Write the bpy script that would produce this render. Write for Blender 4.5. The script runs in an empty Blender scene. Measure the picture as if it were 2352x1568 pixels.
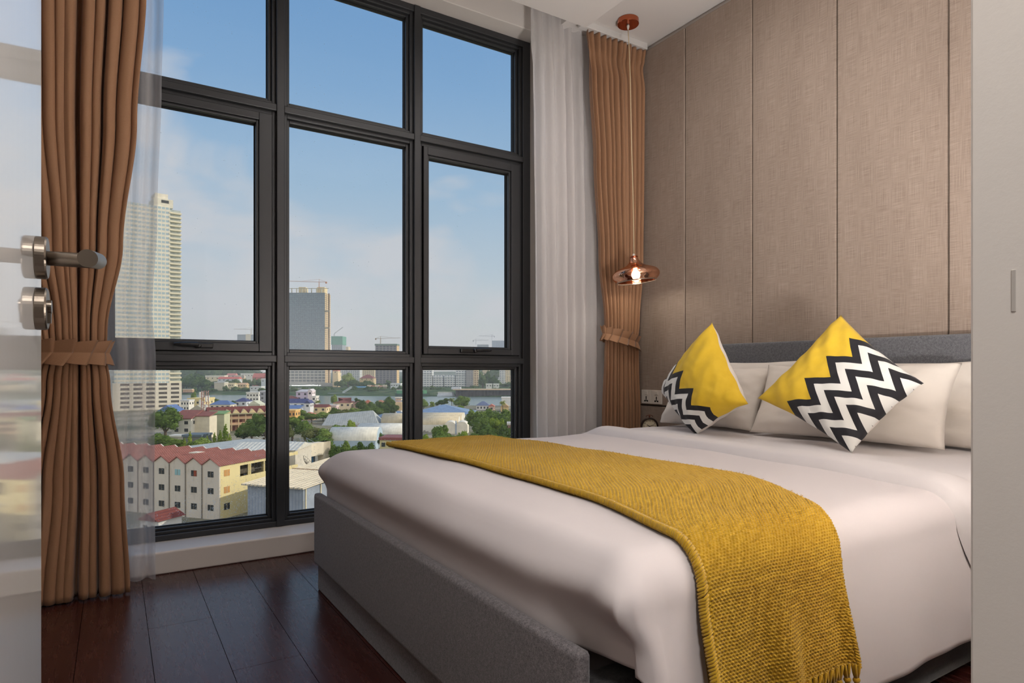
import bpy, bmesh, math, random
import numpy as np
from mathutils import Vector, Matrix, noise as mnoise

SC = bpy.context.scene
COL = SC.collection
PI = math.pi
rnd = random.Random(7)

# ------------------------------------------------------------------ camera geometry (2352 x 1568 frame)
FPX, CX, HY, EYE = 1453.0, 1176.0, 850.0, 0.90
TH = math.radians(32.17)
SN, CS = math.sin(TH), math.cos(TH)


def ray(x, y):
    r = (x - CX) / FPX
    return (r * CS + SN, -r * SN + CS, -(y - HY) / FPX)


def at(x, y, t):
    """the point of the place seen at pixel x, y and t metres ahead of the camera"""
    d = ray(x, y)
    return Vector((d[0] * t, d[1] * t, EYE + d[2] * t))


def on_z(x, y, z):
    d = ray(x, y)
    return at(x, y, (z - EYE) / d[2])


def on_y(x, y, yy):
    return at(x, y, yy / ray(x, y)[1])


def on_x(x, y, xx):
    return at(x, y, xx / ray(x, y)[0])


# ------------------------------------------------------------------ colour / material helpers
def lin(c):
    o = []
    for v in c[:3]:
        v = v / 255.0
        o.append(v / 12.92 if v <= 0.04045 else ((v + 0.055) / 1.055) ** 2.4)
    return (o[0], o[1], o[2], 1.0)


class NT:
    """small node-tree builder"""

    def __init__(self, name):
        self.m = bpy.data.materials.new(name)
        self.m.use_nodes = True
        self.t = self.m.node_tree
        self.t.nodes.clear()
        self.out = self.t.nodes.new('ShaderNodeOutputMaterial')

    def n(self, typ, **kw):
        nd = self.t.nodes.new('ShaderNode' + typ)
        for k, v in kw.items():
            if k.startswith('i_'):
                key = k[2:].replace('_', ' ')
                nd.inputs[key].default_value = v
            else:
                setattr(nd, k, v)
        return nd

    def l(self, a, b):
        self.t.links.new(a, b)

    def math(self, op, a, b=None, c=None, clamp=False):
        nd = self.t.nodes.new('ShaderNodeMath')
        nd.operation = op
        nd.use_clamp = clamp
        for i, v in enumerate((a, b, c)):
            if v is None:
                continue
            if isinstance(v, (int, float)):
                nd.inputs[i].default_value = v
            else:
                self.l(v, nd.inputs[i])
        return nd.outputs[0]

    def mix(self, fac, a, b, blend='MIX'):
        nd = self.t.nodes.new('ShaderNodeMix')
        nd.data_type = 'RGBA'
        nd.blend_type = blend
        for sock, v in ((nd.inputs[0], fac), (nd.inputs[6], a), (nd.inputs[7], b)):
            if isinstance(v, (int, float, tuple)):
                sock.default_value = v
            else:
                self.l(v, sock)
        return nd.outputs[2]

    def coord(self, which='Object', scale=(1, 1, 1), rot=(0, 0, 0), loc=(0, 0, 0)):
        tc = self.n('TexCoord')
        mp = self.n('Mapping')
        mp.inputs['Scale'].default_value = scale
        mp.inputs['Rotation'].default_value = rot
        mp.inputs['Location'].default_value = loc
        self.l(tc.outputs[which], mp.inputs['Vector'])
        return mp.outputs[0]

    def noise(self, vec, scale, detail=3, rough=0.55):
        nd = self.n('TexNoise')
        nd.inputs['Scale'].default_value = scale
        nd.inputs['Detail'].default_value = detail
        nd.inputs['Roughness'].default_value = rough
        if vec is not None:
            self.l(vec, nd.inputs['Vector'])
        return nd.outputs['Fac']

    def ramp(self, fac, stops):
        nd = self.n('ValToRGB')
        el = nd.color_ramp.elements
        while len(el) < len(stops):
            el.new(0.5)
        for e, (p, c) in zip(el, stops):
            e.position = p
            e.color = c if len(c) == 4 else (*c, 1)
        self.l(fac, nd.inputs[0])
        return nd.outputs[0]

    def bsdf(self, color, rough=0.6, metal=0.0, spec=0.5, **kw):
        b = self.n('BsdfPrincipled')
        for key, v in (('Base Color', color), ('Roughness', rough), ('Metallic', metal), ('Specular IOR Level', spec)):
            if isinstance(v, (int, float, tuple)):
                b.inputs[key].default_value = v
            else:
                self.l(v, b.inputs[key])
        for k, v in kw.items():
            key = k.replace('_', ' ')
            if isinstance(v, (int, float, tuple)):
                b.inputs[key].default_value = v
            else:
                self.l(v, b.inputs[key])
        self.l(b.outputs[0], self.out.inputs['Surface'])
        return b

    def bump(self, height, strength=0.3, dist=0.01, bsdf=None):
        bp = self.n('Bump')
        bp.inputs['Strength'].default_value = strength
        bp.inputs['Distance'].default_value = dist
        self.l(height, bp.inputs['Height'])
        if bsdf is not None:
            self.l(bp.outputs[0], bsdf.inputs['Normal'])
        return bp.outputs[0]


_cache = {}


def plain(name, rgb, rough=0.6, metal=0.0, spec=0.5, var=0.0, vscale=8.0, bump=0.0, bscale=60.0):
    """a plain procedural material with an even colour and a little irregularity"""
    if name in _cache:
        return _cache[name]
    k = NT(name)
    base = lin(rgb)
    col = base
    v = k.coord('Object')
    if var:
        nz = k.noise(v, vscale, 4)
        lo = tuple(max(0, c * (1 - var)) for c in base[:3]) + (1,)
        hi = tuple(min(1, c * (1 + var)) for c in base[:3]) + (1,)
        col = k.ramp(nz, [(0.3, lo), (0.7, hi)])
    b = k.bsdf(col, rough, metal, spec)
    if bump:
        k.bump(k.noise(v, bscale, 4), bump, 0.01, b)
    _cache[name] = k.m
    return k.m


# ------------------------------------------------------------------ object helpers
def tag(o, label=None, cat=None, group=None, kind=None):
    if label:
        o['label'] = label
    if cat:
        o['category'] = cat
    if group:
        o['group'] = group
    if kind:
        o['kind'] = kind
    return o


def link(name, me, mats, parent=None, smooth=False):
    o = bpy.data.objects.new(name, me)
    COL.objects.link(o)
    if mats is not None:
        if not isinstance(mats, (list, tuple)):
            mats = [mats]
        for m in mats:
            me.materials.append(m)
    if smooth:
        for p in me.polygons:
            p.use_smooth = True
    if parent is not None:
        o.parent = parent
        o.matrix_parent_inverse = Matrix.Translation(-parent.location) if parent.rotation_euler.z == 0 else parent.matrix_basis.inverted()
    return o


def obj(name, bm, mats, parent=None, smooth=False, bevel=0.0, seg=2, solid=0.0, sub=0, autosmooth=None):
    me = bpy.data.meshes.new(name)
    bmesh.ops.recalc_face_normals(bm, faces=bm.faces[:])
    bm.to_mesh(me)
    bm.free()
    o = link(name, me, mats, parent, smooth)
    if solid:
        md = o.modifiers.new('thickness', 'SOLIDIFY')
        md.thickness = solid
        md.offset = 0
    if bevel:
        md = o.modifiers.new('edge', 'BEVEL')
        md.width = bevel
        md.segments = seg
        md.limit_method = 'ANGLE'
        md.angle_limit = math.radians(40)
        md.harden_normals = False
    if sub:
        md = o.modifiers.new('sub', 'SUBSURF')
        md.levels = md.render_levels = sub
    return o


def thing(name, loc, label, cat, group=None, kind=None, rz=0.0):
    o = bpy.data.objects.new(name, None)
    COL.objects.link(o)
    o.empty_display_size = 0.1
    o.location = loc
    o.rotation_euler = (0, 0, rz)
    return tag(o, label, cat, group, kind)


def box(bm, x0, y0, z0, x1, y1, z1, mi=0, M=None):
    vs = [bm.verts.new(((x0, x1)[i & 1], (y0, y1)[(i >> 1) & 1], (z0, z1)[(i >> 2) & 1])) for i in range(8)]
    if M is not None:
        for v in vs:
            v.co = M @ v.co
    for q in ((0, 1, 3, 2), (4, 6, 7, 5), (0, 4, 5, 1), (2, 3, 7, 6), (0, 2, 6, 4), (1, 5, 7, 3)):
        f = bm.faces.new([vs[i] for i in q])
        f.material_index = mi
    return vs


def bx(*a, **k):
    bm = bmesh.new()
    box(bm, *a, **k)
    return bm


def prism(bm, pts, z0, z1, mi=0, M=None):
    """vertical prism over a plan polygon"""
    lo = [bm.verts.new((p[0], p[1], z0)) for p in pts]
    hi = [bm.verts.new((p[0], p[1], z1)) for p in pts]
    if M is not None:
        for v in lo + hi:
            v.co = M @ v.co
    n = len(pts)
    bm.faces.new(lo[::-1]).material_index = mi
    bm.faces.new(hi).material_index = mi
    for i in range(n):
        bm.faces.new((lo[i], lo[(i + 1) % n], hi[(i + 1) % n], hi[i])).material_index = mi


def lathe(bm, prof, seg=32, M=None, cap=True, mi=0):
    """revolve (r, z) about z"""
    rings = []
    for r, z in prof:
        if r < 1e-6:
            v = bm.verts.new((0, 0, z))
            rings.append([v])
        else:
            rings.append([bm.verts.new((r * math.cos(2 * PI * i / seg), r * math.sin(2 * PI * i / seg), z)) for i in range(seg)])
    if M is not None:
        for rg in rings:
            for v in rg:
                v.co = M @ v.co
    for a, b in zip(rings, rings[1:]):
        for i in range(seg):
            j = (i + 1) % seg
            if len(a) == 1 and len(b) == 1:
                continue
            if len(a) == 1:
                f = bm.faces.new((a[0], b[i], b[j]))
            elif len(b) == 1:
                f = bm.faces.new((a[i], b[0], a[j]))
            else:
                f = bm.faces.new((a[i], b[i], b[j], a[j]))
            f.material_index = mi
    if cap:
        for rg in (rings[0], rings[-1]):
            if len(rg) > 2:
                bm.faces.new(rg).material_index = mi


def tube(bm, pts, r, seg=10, cap=True, mi=0):
    """tube along a polyline; r may be a number or a list"""
    pts = [Vector(p) for p in pts]
    n = len(pts)
    rs = r if isinstance(r, (list, tuple)) else [r] * n
    up = Vector((0, 0, 1))
    rings = []
    prev = None
    for i, p in enumerate(pts):
        d = (pts[min(i + 1, n - 1)] - pts[max(i - 1, 0)]).normalized()
        if prev is None:
            a = d.cross(up)
            if a.length < 1e-3:
                a = d.cross(Vector((1, 0, 0)))
            a.normalize()
        else:
            a = (prev - d * prev.dot(d)).normalized()
        prev = a
        b = d.cross(a)
        rings.append([bm.verts.new(p + (a * math.cos(2 * PI * k / seg) + b * math.sin(2 * PI * k / seg)) * rs[i]) for k in range(seg)])
    for A, B in zip(rings, rings[1:]):
        for k in range(seg):
            j = (k + 1) % seg
            bm.faces.new((A[k], A[j], B[j], B[k])).material_index = mi
    if cap:
        bm.faces.new(rings[0][::-1]).material_index = mi
        bm.faces.new(rings[-1]).material_index = mi


def grid_mesh(name, P, uv=None, closed_u=False):
    """mesh from an (n, m, 3) array of points, optional (n, m, 2) uv"""
    n, m = P.shape[:2]
    co = P.reshape(-1, 3).astype(np.float32)
    i, j = np.meshgrid(np.arange(n - 1), np.arange(m if closed_u else m - 1), indexing='ij')
    j2 = (j + 1) % m
    F = np.stack([i * m + j, i * m + j2, (i + 1) * m + j2, (i + 1) * m + j], -1).reshape(-1, 4)
    me = bpy.data.meshes.new(name)
    me.vertices.add(len(co))
    me.vertices.foreach_set('co', co.ravel())
    me.loops.add(F.size)
    me.loops.foreach_set('vertex_index', F.ravel().astype(np.int32))
    me.polygons.add(len(F))
    me.polygons.foreach_set('loop_start', np.arange(0, F.size, 4, dtype=np.int32))
    me.polygons.foreach_set('loop_total', np.full(len(F), 4, dtype=np.int32))
    me.update(calc_edges=True)
    if uv is not None:
        l = me.uv_layers.new(name='UVMap')
        l.data.foreach_set('uv', uv.reshape(-1, 2)[F.ravel()].astype(np.float32).ravel())
    me.validate()
    return me


def nz(x, y=0.0, z=0.0):
    return mnoise.noise(Vector((x, y, z)))


def sstep(a, b, x):
    t = min(1.0, max(0.0, (x - a) / (b - a)))
    return t * t * (3 - 2 * t)
# ================================================================== MATERIALS OF THE ROOM
def m_wall(name, rgb, rough=0.75):
    k = NT(name)
    v = k.coord('Object')
    b = k.bsdf(lin(rgb), rough, 0, 0.3)
    k.bump(k.noise(v, 180, 3), 0.05, 0.003, b)
    return k.m


M_WALL = m_wall('white_wall_paint', (214, 208, 203))
M_CEIL = m_wall('white_ceiling_paint', (216, 212, 209))
M_SILL = m_wall('gloss_white_sill_paint', (222, 214, 208), 0.35)
M_FRAME = plain('dark_aluminium', (60, 61, 63), 0.42, 0.35, 0.5, bump=0.02, bscale=300)
M_RUBBER = plain('black_gasket', (16, 16, 17), 0.7)
M_HANDLE = plain('black_handle_lacquer', (24, 24, 26), 0.32)
M_STEEL = None


def m_glass():
    k = NT('window_glass_with_dust')
    lw = k.n('LayerWeight')
    lw.inputs['Blend'].default_value = 0.5
    f5 = k.math('POWER', lw.outputs['Facing'], 5.0)
    fac = k.math('MULTIPLY_ADD', f5, 0.85, 0.012)
    tr = k.n('BsdfTransparent')
    tr.inputs[0].default_value = (0.955, 0.965, 0.96, 1)
    gl = k.n('BsdfGlossy')
    gl.inputs['Roughness'].default_value = 0.0
    mx = k.n('MixShader')
    k.l(fac, mx.inputs[0]); k.l(tr.outputs[0], mx.inputs[1]); k.l(gl.outputs[0], mx.inputs[2])
    # dried rain specks, thicker towards the foot of the lowest panes
    geo = k.n('NewGeometry')
    sep = k.n('SeparateXYZ')
    k.l(geo.outputs['Position'], sep.inputs[0])
    vo = k.n('TexVoronoi')
    vo.inputs['Scale'].default_value = 150
    k.l(geo.outputs['Position'], vo.inputs['Vector'])
    dots = k.math('LESS_THAN', vo.outputs['Distance'], 0.30)
    big = k.noise(geo.outputs['Position'], 2.3, 3)
    low = k.math('SUBTRACT', 0.70, sep.outputs[2])
    low = k.math('MULTIPLY', low, 1.3, clamp=True)
    msk = k.math('MULTIPLY', k.math('SUBTRACT', big, 0.30, clamp=True), low)
    sel = k.math('LESS_THAN', k.noise(geo.outputs['Position'], 95, 1), k.math('MULTIPLY_ADD', msk, 1.5, 0.27))
    spk = k.math('MULTIPLY', k.math('MULTIPLY', dots, sel), 0.5)
    df = k.n('BsdfTranslucent')
    df.inputs[0].default_value = (0.85, 0.86, 0.85, 1)
    m2 = k.n('MixShader')
    k.l(spk, m2.inputs[0]); k.l(mx.outputs[0], m2.inputs[1]); k.l(df.outputs[0], m2.inputs[2])
    k.l(m2.outputs[0], k.out.inputs['Surface'])
    return k.m


M_GLASS = m_glass()


def m_floor():
    k = NT('dark_red_brown_floorboards')
    at_ = k.n('Attribute')
    at_.attribute_name = 'tone'
    v = k.coord('Object', (14, 1.2, 1))
    g1 = k.noise(v, 3.0, 6, 0.65)
    v2 = k.coord('Object', (60, 3, 1))
    g2 = k.noise(v2, 4.0, 4)
    g = k.math('ADD', k.math('MULTIPLY', g1, 0.7), k.math('MULTIPLY', g2, 0.3))
    c = k.ramp(g, [(0.3, lin((52, 24, 20))), (0.7, lin((75, 37, 30)))])
    c = k.mix(k.math('MULTIPLY', at_.outputs['Fac'], 0.35), c, lin((46, 23, 19)))
    b = k.bsdf(c, k.math('MULTIPLY_ADD', g, 0.10, 0.22), 0, 0.5)
    v3 = k.coord('Object', (9, 1.5, 1))
    h = k.math('ADD', k.noise(v3, 2.2, 3), k.math('MULTIPLY', g2, 0.12))
    k.bump(h, 0.025, 0.01, b)
    return k.m


M_FLOOR = m_floor()


def m_linen(name, a, b_, scale=1.0):
    """woven wall cloth: irregular horizontal and vertical threads (local y, z plane)"""
    k = NT(name)
    vh = k.coord('Object', (1, 14 * scale, 700 * scale))
    vv = k.coord('Object', (1, 700 * scale, 8 * scale))
    h = k.noise(vh, 1.0, 2, 0.6)
    w = k.noise(vv, 1.0, 2, 0.6)
    s = k.math('MULTIPLY', k.math('ADD', h, w), 0.5)
    big = k.noise(k.coord('Object', (1, 6, 1.2)), 1.0, 3)
    f = k.math('ADD', s, k.math('MULTIPLY', k.math('SUBTRACT', big, 0.5), 0.16))
    c = k.ramp(f, [(0.32, lin(a)), (0.68, lin(b_))])
    bs = k.bsdf(c, 0.85, 0, 0.15)
    k.bump(s, 0.25, 0.004, bs)
    return k.m


M_LINEN = m_linen('beige_linen_wall_cloth', (128, 112, 101), (176, 159, 146))
M_PANELBACK = plain('dark_panel_gap', (48, 42, 38), 0.9)


def m_door():
    k = NT('glossy_white_door_lacquer')
    v = k.coord('Object', (1, 30, 1.2))
    b = k.bsdf(lin((222, 219, 215)), 0.06, 0, 0.65)
    b.inputs['IOR'].default_value = 1.75
    k.bump(k.noise(v, 0.8, 2), 0.006, 0.01, b)
    return k.m


M_DOOR = m_door()


def m_steel():
    k = NT('brushed_stainless_steel')
    v = k.coord('Object', (8, 8, 400))
    n = k.noise(v, 2.0, 3)
    b = k.bsdf(lin((126, 116, 105)), k.math('MULTIPLY_ADD', n, 0.05, 0.33), 1.0, 0.5)
    return k.m


M_STEEL = m_steel()

# ================================================================== ROOM SHELL
XL, XR = -0.62, 2.95          # left wall face, face of the cloth panels
YD0, YD1 = 0.16, 0.299        # door wall: hall face, room face
YW = 3.25                     # window wall face
ZC, ZD = 3.028, 2.90          # raised ceiling, dropped ceiling
X_DROP, Y_DROP = 2.332, 2.90  # edges of the dropped ceiling

# floor of separate boards, one mesh
bm = bmesh.new()
tone = bm.loops.layers.float_color.new('tone')
xs = -0.9
while xs < 3.1:
    kx = round((xs - 0.1) / 0.2)
    y = (2.535 if kx % 2 == 0 else 2.05) - 4.8
    while y < 3.3:
        y0, y1 = max(y, -1.6), min(y + 0.96, 3.3)
        if y1 - y0 > 0.02:
            n0 = len(bm.faces)
            box(bm, xs + 0.0009, y0 + 0.0009, -0.02, xs + 0.1991, y1 - 0.0009, 0.0)
            bm.faces.ensure_lookup_table()
            tv = rnd.random()
            for f in bm.faces[n0:]:
                for lp in f.loops:
                    lp[tone] = (tv, tv, tv, 1)
        y += 0.96
    xs = round(xs + 0.2, 4)
box(bm, -0.9, -1.6, -0.03, 3.1, 3.3, -0.0201)
floor = tag(obj('floor', bm, M_FLOOR), 'dark red brown floor of long glossy boards', kind='structure')

# window wall around the opening, with the raised kerb under the window
WX0, WX1, WZ0, WZ1 = -0.13, 2.262, 0.10, 3.0
bm = bmesh.new()
box(bm, XL - 0.2, YW, 0.0, WX0, 3.5, 3.2)
box(bm, WX1, YW, 0.0, XR + 0.25, 3.5, 3.2)
box(bm, WX0, YW, WZ1, WX1, 3.5, 3.2)
tag(obj('wall_front', bm, M_WALL, bevel=0.004), 'white wall around the big window', kind='structure')
bm = bmesh.new()
box(bm, XL, 3.18, 0.0, XR, 3.52, WZ0)
tag(obj('trim_1', bm, M_SILL, bevel=0.008, seg=3), 'low white kerb with a flat ledge under the big window', kind='structure')

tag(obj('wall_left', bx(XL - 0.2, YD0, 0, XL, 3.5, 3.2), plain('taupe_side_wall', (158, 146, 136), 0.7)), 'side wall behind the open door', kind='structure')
tag(obj('wall_right', bx(XR + 0.03, YD0 - 0.05, -0.02, XR + 0.25, 3.25, 3.2), M_WALL), 'wall behind the cloth panels', kind='structure')

# cloth panels on the headboard wall, thin dark joints between them
ys = [3.245, 2.708, 2.228, 1.75, 1.268, 0.788, 0.305]
for i in range(6):
    y1, y0 = ys[i] - 0.003, ys[i + 1] + 0.003
    parts = [(0.0, 0.6685), (0.6705, 2.992)] if i == 0 else [(0.0, 2.992)]
    bm = bmesh.new()
    for z0, z1 in parts:
        box(bm, XR, y0, z0 + 0.003, XR + 0.024, y1, z1)
    o = obj('trim_%d' % (i + 2), bm, M_LINEN, bevel=0.006, seg=3)
    tag(o, ['beige cloth wall panel in the corner behind the tied brown drape',
            'beige cloth wall panel next to the corner panel, above the smaller cushion',
            'beige cloth wall panel second from the drape',
            'beige cloth wall panel behind the large upright cushion',
            'beige cloth wall panel cut off by the doorway',
            'beige cloth wall panel hidden beside the doorway'][i], kind='structure')
bm = bmesh.new()
box(bm, XR + 0.0242, 0.3, 0.0, XR + 0.0295, 3.25, 3.0)
tag(obj('trim_8', bm, M_PANELBACK), 'dark backing seen in the joints between the wall panels', kind='structure')

# ceiling: dropped part over the room, raised strip along the headboard, pocket over the window
bm = bmesh.new()
box(bm, XL - 0.2, YD0, ZD, X_DROP, Y_DROP, 3.3)
box(bm, X_DROP, YD0, ZC, XR + 0.25, 3.5, 3.3)
box(bm, XL - 0.2, Y_DROP, 3.17, X_DROP, 3.5, 3.3)
tag(obj('ceiling', bm, M_CEIL, bevel=0.002), 'white ceiling with a dropped middle', kind='structure')

# door wall with the doorway the photograph is taken through
DX0, DX1, DZ = -0.125, 0.742, 2.12
bm = bmesh.new()
box(bm, XL - 0.2, YD0, 0, DX0, YD1, 3.2)
box(bm, DX1, YD0, 0, XR + 0.25, YD1, 3.2)
box(bm, DX0, YD0, DZ, DX1, YD1, 3.2)
tag(obj('wall_back', bm, m_wall('bright_white_door_frame_paint', (234, 228, 222)), bevel=0.003), 'white wall and door jamb cut close on the right', kind='structure')
# latch plate let into the jamb
bm = bmesh.new()
box(bm, DX1 - 0.0006, 0.2595, 0.957, DX1 + 0.01, 0.2635, 0.998)
tag(obj('trim_9', bm, plain('latch_plate_white', (196, 190, 184), 0.6), bevel=0.0005), 'small latch plate in the white door jamb', kind='structure')
# hall behind the camera
bm = bmesh.new()
box(bm, -1.1, -1.6, 0, -0.9, YD0, 2.7)
box(bm, 1.7, -1.6, 0, 1.9, YD0, 2.7)
box(bm, -1.1, -1.75, 0, 1.9, -1.6, 2.7)
box(bm, -1.1, -1.75, 2.6, 1.9, YD0, 2.75)
tag(obj('wall_hall', bm, m_wall('dimmed_hall_wall', (84, 74, 66))), 'darkened walls of the hall', kind='structure')  # dimness of the hall put into the wall colour

# ================================================================== WINDOW
win = thing('window_1', (1.07, 3.43, WZ0), 'tall dark framed window of nine panes looking over the city', 'window', kind='structure')
GX = [(-0.055, 0.668), (0.774, 1.424), (1.530, 2.171)]       # clear openings
GZ = [(0.155, 0.905), (1.006, 2.188), (2.292, 2.935)]
ribX = [0.721, 1.477]
ribZ = [0.958, 2.240]
bm = bmesh.new()
# outer frame
box(bm, WX0, 3.375, WZ0, -0.055 - 0.03, 3.49, WZ1)
box(bm, 2.171 + 0.035, 3.375, WZ0, WX1, 3.49, WZ1)
box(bm, -0.09, 3.375, WZ0, 2.21, 3.49, 0.128)
box(bm, -0.09, 3.375, 2.962, 2.21, 3.49, WZ1)
for x in ribX:
    box(bm, x - 0.019, 3.365, WZ0 + 0.004, x + 0.019, 3.49, WZ1 - 0.004)
for z in ribZ:
    for a, b in ((-0.09, ribX[0] - 0.019), (ribX[0] + 0.019, ribX[1] - 0.019), (ribX[1] + 0.019, 2.21)):
        box(bm, a, 3.368, z - 0.017, b, 3.49, z + 0.017)
fr = obj('frame', bm, M_FRAME, win, bevel=0.003)
# beads round every opening
edgesX = [-0.086, ribX[0] - 0.018, ribX[0] + 0.018, ribX[1] - 0.018, ribX[1] + 0.018, 2.207]
edgesZ = [0.127, ribZ[0] - 0.016, ribZ[0] + 0.016, ribZ[1] - 0.016, ribZ[1] + 0.016, 2.963]


def ring(bm, ax0, ax1, az0, az1, bx0, bx1, bz0, bz1, y0, y1, mi=0):
    """rectangular ring between outer a and inner b, in the x z plane"""
    box(bm, ax0, y0, az0, bx0, y1, az1, mi)
    box(bm, bx1, y0, az0, ax1, y1, az1, mi)
    box(bm, bx0, y0, az0, bx1, y1, bz0, mi)
    box(bm, bx0, y0, bz1, bx1, y1, az1, mi)


for ci in range(3):
    for ri in range(3):
        x0, x1 = GX[ci]
        z0, z1 = GZ[ri]
        ax0, ax1 = edgesX[2 * ci], edgesX[2 * ci + 1]
        az0, az1 = edgesZ[2 * ri], edgesZ[2 * ri + 1]
        bm = bmesh.new()
        mx, mz = 0.6, 0.6
        # stepped bead: a shallow outer step and a deeper inner one
        ix0, ix1 = ax0 + (x0 - ax0) * 0.55, ax1 + (x1 - ax1) * 0.55
        iz0, iz1 = az0 + (z0 - az0) * 0.55, az1 + (z1 - az1) * 0.55
        ring(bm, ax0, ax1, az0, az1, ix0, ix1, iz0, iz1, 3.392, 3.47)
        ring(bm, ix0, ix1, iz0, iz1, x0, x1, z0, z1, 3.412, 3.47)
        obj('glazing_bead', bm, M_FRAME, win, bevel=0.0025)
        sash = ri == 1 and ci in (0, 2)
        if sash:
            sx0, sx1, sz0, sz1 = (0.0, 0.606, 1.046, 2.150) if ci == 0 else (1.556, 2.106, 1.040, 2.142)
            bm = bmesh.new()
            ox0, ox1, oz0, oz1 = x0 - 0.012, x1 + 0.012, z0 - 0.012, z1 + 0.012
            ring(bm, ox0, ox1, oz0, oz1, sx0 - 0.012, sx1 + 0.012, sz0 - 0.012, sz1 + 0.012, 3.372, 3.4115)
            ring(bm, sx0 - 0.012, sx1 + 0.012, sz0 - 0.012, sz1 + 0.012, sx0, sx1, sz0, sz1, 3.384, 3.4115)
            s = obj('sash', bm, M_FRAME, win, bevel=0.0025)
            # espagnolette handle lying along the bottom rail
            hx0, hx1 = (0.235, 0.406) if ci == 0 else (1.952, 1.751)
            sg = 1 if hx1 > hx0 else -1
            hz = 1.018
            bm = bmesh.new()
            lev = [(hx0, 3.338), (hx0 + sg * 0.03, 3.334), (hx0 + sg * 0.07, 3.336), (hx0 + sg * 0.105, 3.345)]
            tube(bm, [(a, b, hz + 0.004) for a, b in lev], [0.007, 0.0105, 0.012, 0.012], 12)
            lathe(bm, [(0.011, 0.0), (0.013, -0.004), (0.013, -0.03), (0.011, -0.034)], 16, Matrix.Translation((hx0 + sg * 0.105, 3.338, hz)) @ Matrix.Rotation(PI / 2, 4, 'X'))
            c0 = hx0 + sg * 0.100
            xa, xb = sorted((c0, hx1))
            box(bm, xa, 3.352, hz - 0.012, xb, 3.3725, hz + 0.012)
            obj('handle', bm, M_HANDLE, s, smooth=False, bevel=0.005, seg=3)
            px0, px1, pz0, pz1, py = sx0, sx1, sz0, sz1, 3.425
        else:
            px0, px1, pz0, pz1, py = x0, x1, z0, z1, 3.44
        # thin black gasket
        bm = bmesh.new()
        ring(bm, px0 - 0.006, px1 + 0.006, pz0 - 0.006, pz1 + 0.006, px0 + 0.004, px1 - 0.004, pz0 + 0.004, pz1 - 0.004, py - 0.006, py + 0.01)
        obj('gasket', bm, M_RUBBER, win)
        bm = bmesh.new()
        box(bm, px0 - 0.004, py, pz0 - 0.004, px1 + 0.004, py + 0.006, pz1 + 0.004)
        obj('glass_pane', bm, M_GLASS, win)

# ================================================================== DOOR (open, seen almost edge on)
PHI = math.radians(1.2)
EDGE = Vector((-0.080, 1.021, 0))
LEAF = 0.78
dirv = Vector((math.sin(PHI), math.cos(PHI), 0))
hinge = EDGE - dirv * LEAF
door = thing('door_1', hinge, 'glossy white door standing open on the left with a steel lever handle', 'door', kind='structure', rz=-PHI)
MD = Matrix.Translation(hinge) @ Matrix.Rotation(-PHI, 4, 'Z')     # local: y along the leaf, x = face normal
obj('door_leaf', bx(-0.042, 0, 0.008, 0, LEAF, 2.1, M=MD), M_DOOR, door, bevel=0.0015)


def steel(name, bm, parent, smooth=True, bevel=0.0):
    return obj(name, bm, M_STEEL, parent, smooth, bevel, 2)


MX = Matrix.Rotation(PI / 2, 4, 'Y')     # local z -> x
ry = LEAF - 0.055
hz = 1.038
bm = bmesh.new()
lathe(bm, [(0.0255, 0.0), (0.026, 0.001), (0.026, 0.0105), (0.0245, 0.0122), (0.0, 0.0124)], 48, MD @ Matrix.Translation((0, ry, hz)) @ MX)
ros = steel('rosette', bm, door, False)
for p in ros.data.polygons:
    p.use_smooth = False
bm = bmesh.new()
lathe(bm, [(0.0255, 0.0), (0.026, 0.001), (0.026, 0.0105), (0.0245, 0.0122), (0.0, 0.0124)], 48, MD @ Matrix.Translation((0, ry, hz - 0.0625)) @ MX)
ros2 = steel('key_rosette', bm, door, False)
bm = bmesh.new()
lathe(bm, [(0.0085, 0.0), (0.0085, 0.016), (0.0, 0.016)], 24, MD @ Matrix.Translation((0, ry, hz - 0.060)) @ MX)
box(bm, 0.0, ry - 0.0045, hz - 0.080, 0.0155, ry + 0.0045, hz - 0.062, M=MD)
cyl = steel('lock_cylinder', bm, ros2, False)
# lever: neck straight out of the rosette, mitred corner, short grip coming back towards the hinge side
e0 = at(110, 592, 0.776)
elbow = at(226, 600, 0.772)
tip = at(201, 593, 0.690)
bm = bmesh.new()
n0 = MD @ Vector((0.008, ry, hz))
k1 = elbow + (n0 - elbow).normalized() * 0.010
k2 = elbow + (tip - elbow).normalized() * 0.010
tube(bm, [n0, n0.lerp(k1, 0.5), k1, elbow * 0.5 + (k1 + k2) * 0.25, k2, tip], [0.0088, 0.0088, 0.0090, 0.0095, 0.0097, 0.0097], 32)
lev = steel('lever', bm, ros, True)
md = lev.modifiers.new('edge', 'EDGE_SPLIT')
md.split_angle = math.radians(40)
# ================================================================== CURTAINS
def m_drape():
    k = NT('tan_brown_drape_cloth')
    v = k.coord('Object')
    n = k.noise(v, 500.0, 2)
    c = k.ramp(n, [(0.3, lin((156, 117, 88))), (0.7, lin((166, 126, 96)))])
    d = k.n('BsdfPrincipled')
    k.l(c, d.inputs['Base Color'])
    d.inputs['Roughness'].default_value = 0.62
    d.inputs['Specular IOR Level'].default_value = 0.25
    d.inputs['Sheen Weight'].default_value = 0.25
    d.inputs['Sheen Roughness'].default_value = 0.4
    k.bump(n, 0.08, 0.002, d)
    tr = k.n('BsdfTranslucent')
    tr.inputs[0].default_value = lin((190, 130, 90))
    mx = k.n('MixShader')
    mx.inputs[0].default_value = 0.10
    k.l(d.outputs[0], mx.inputs[1]); k.l(tr.outputs[0], mx.inputs[2])
    k.l(mx.outputs[0], k.out.inputs['Surface'])
    return k.m


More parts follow.
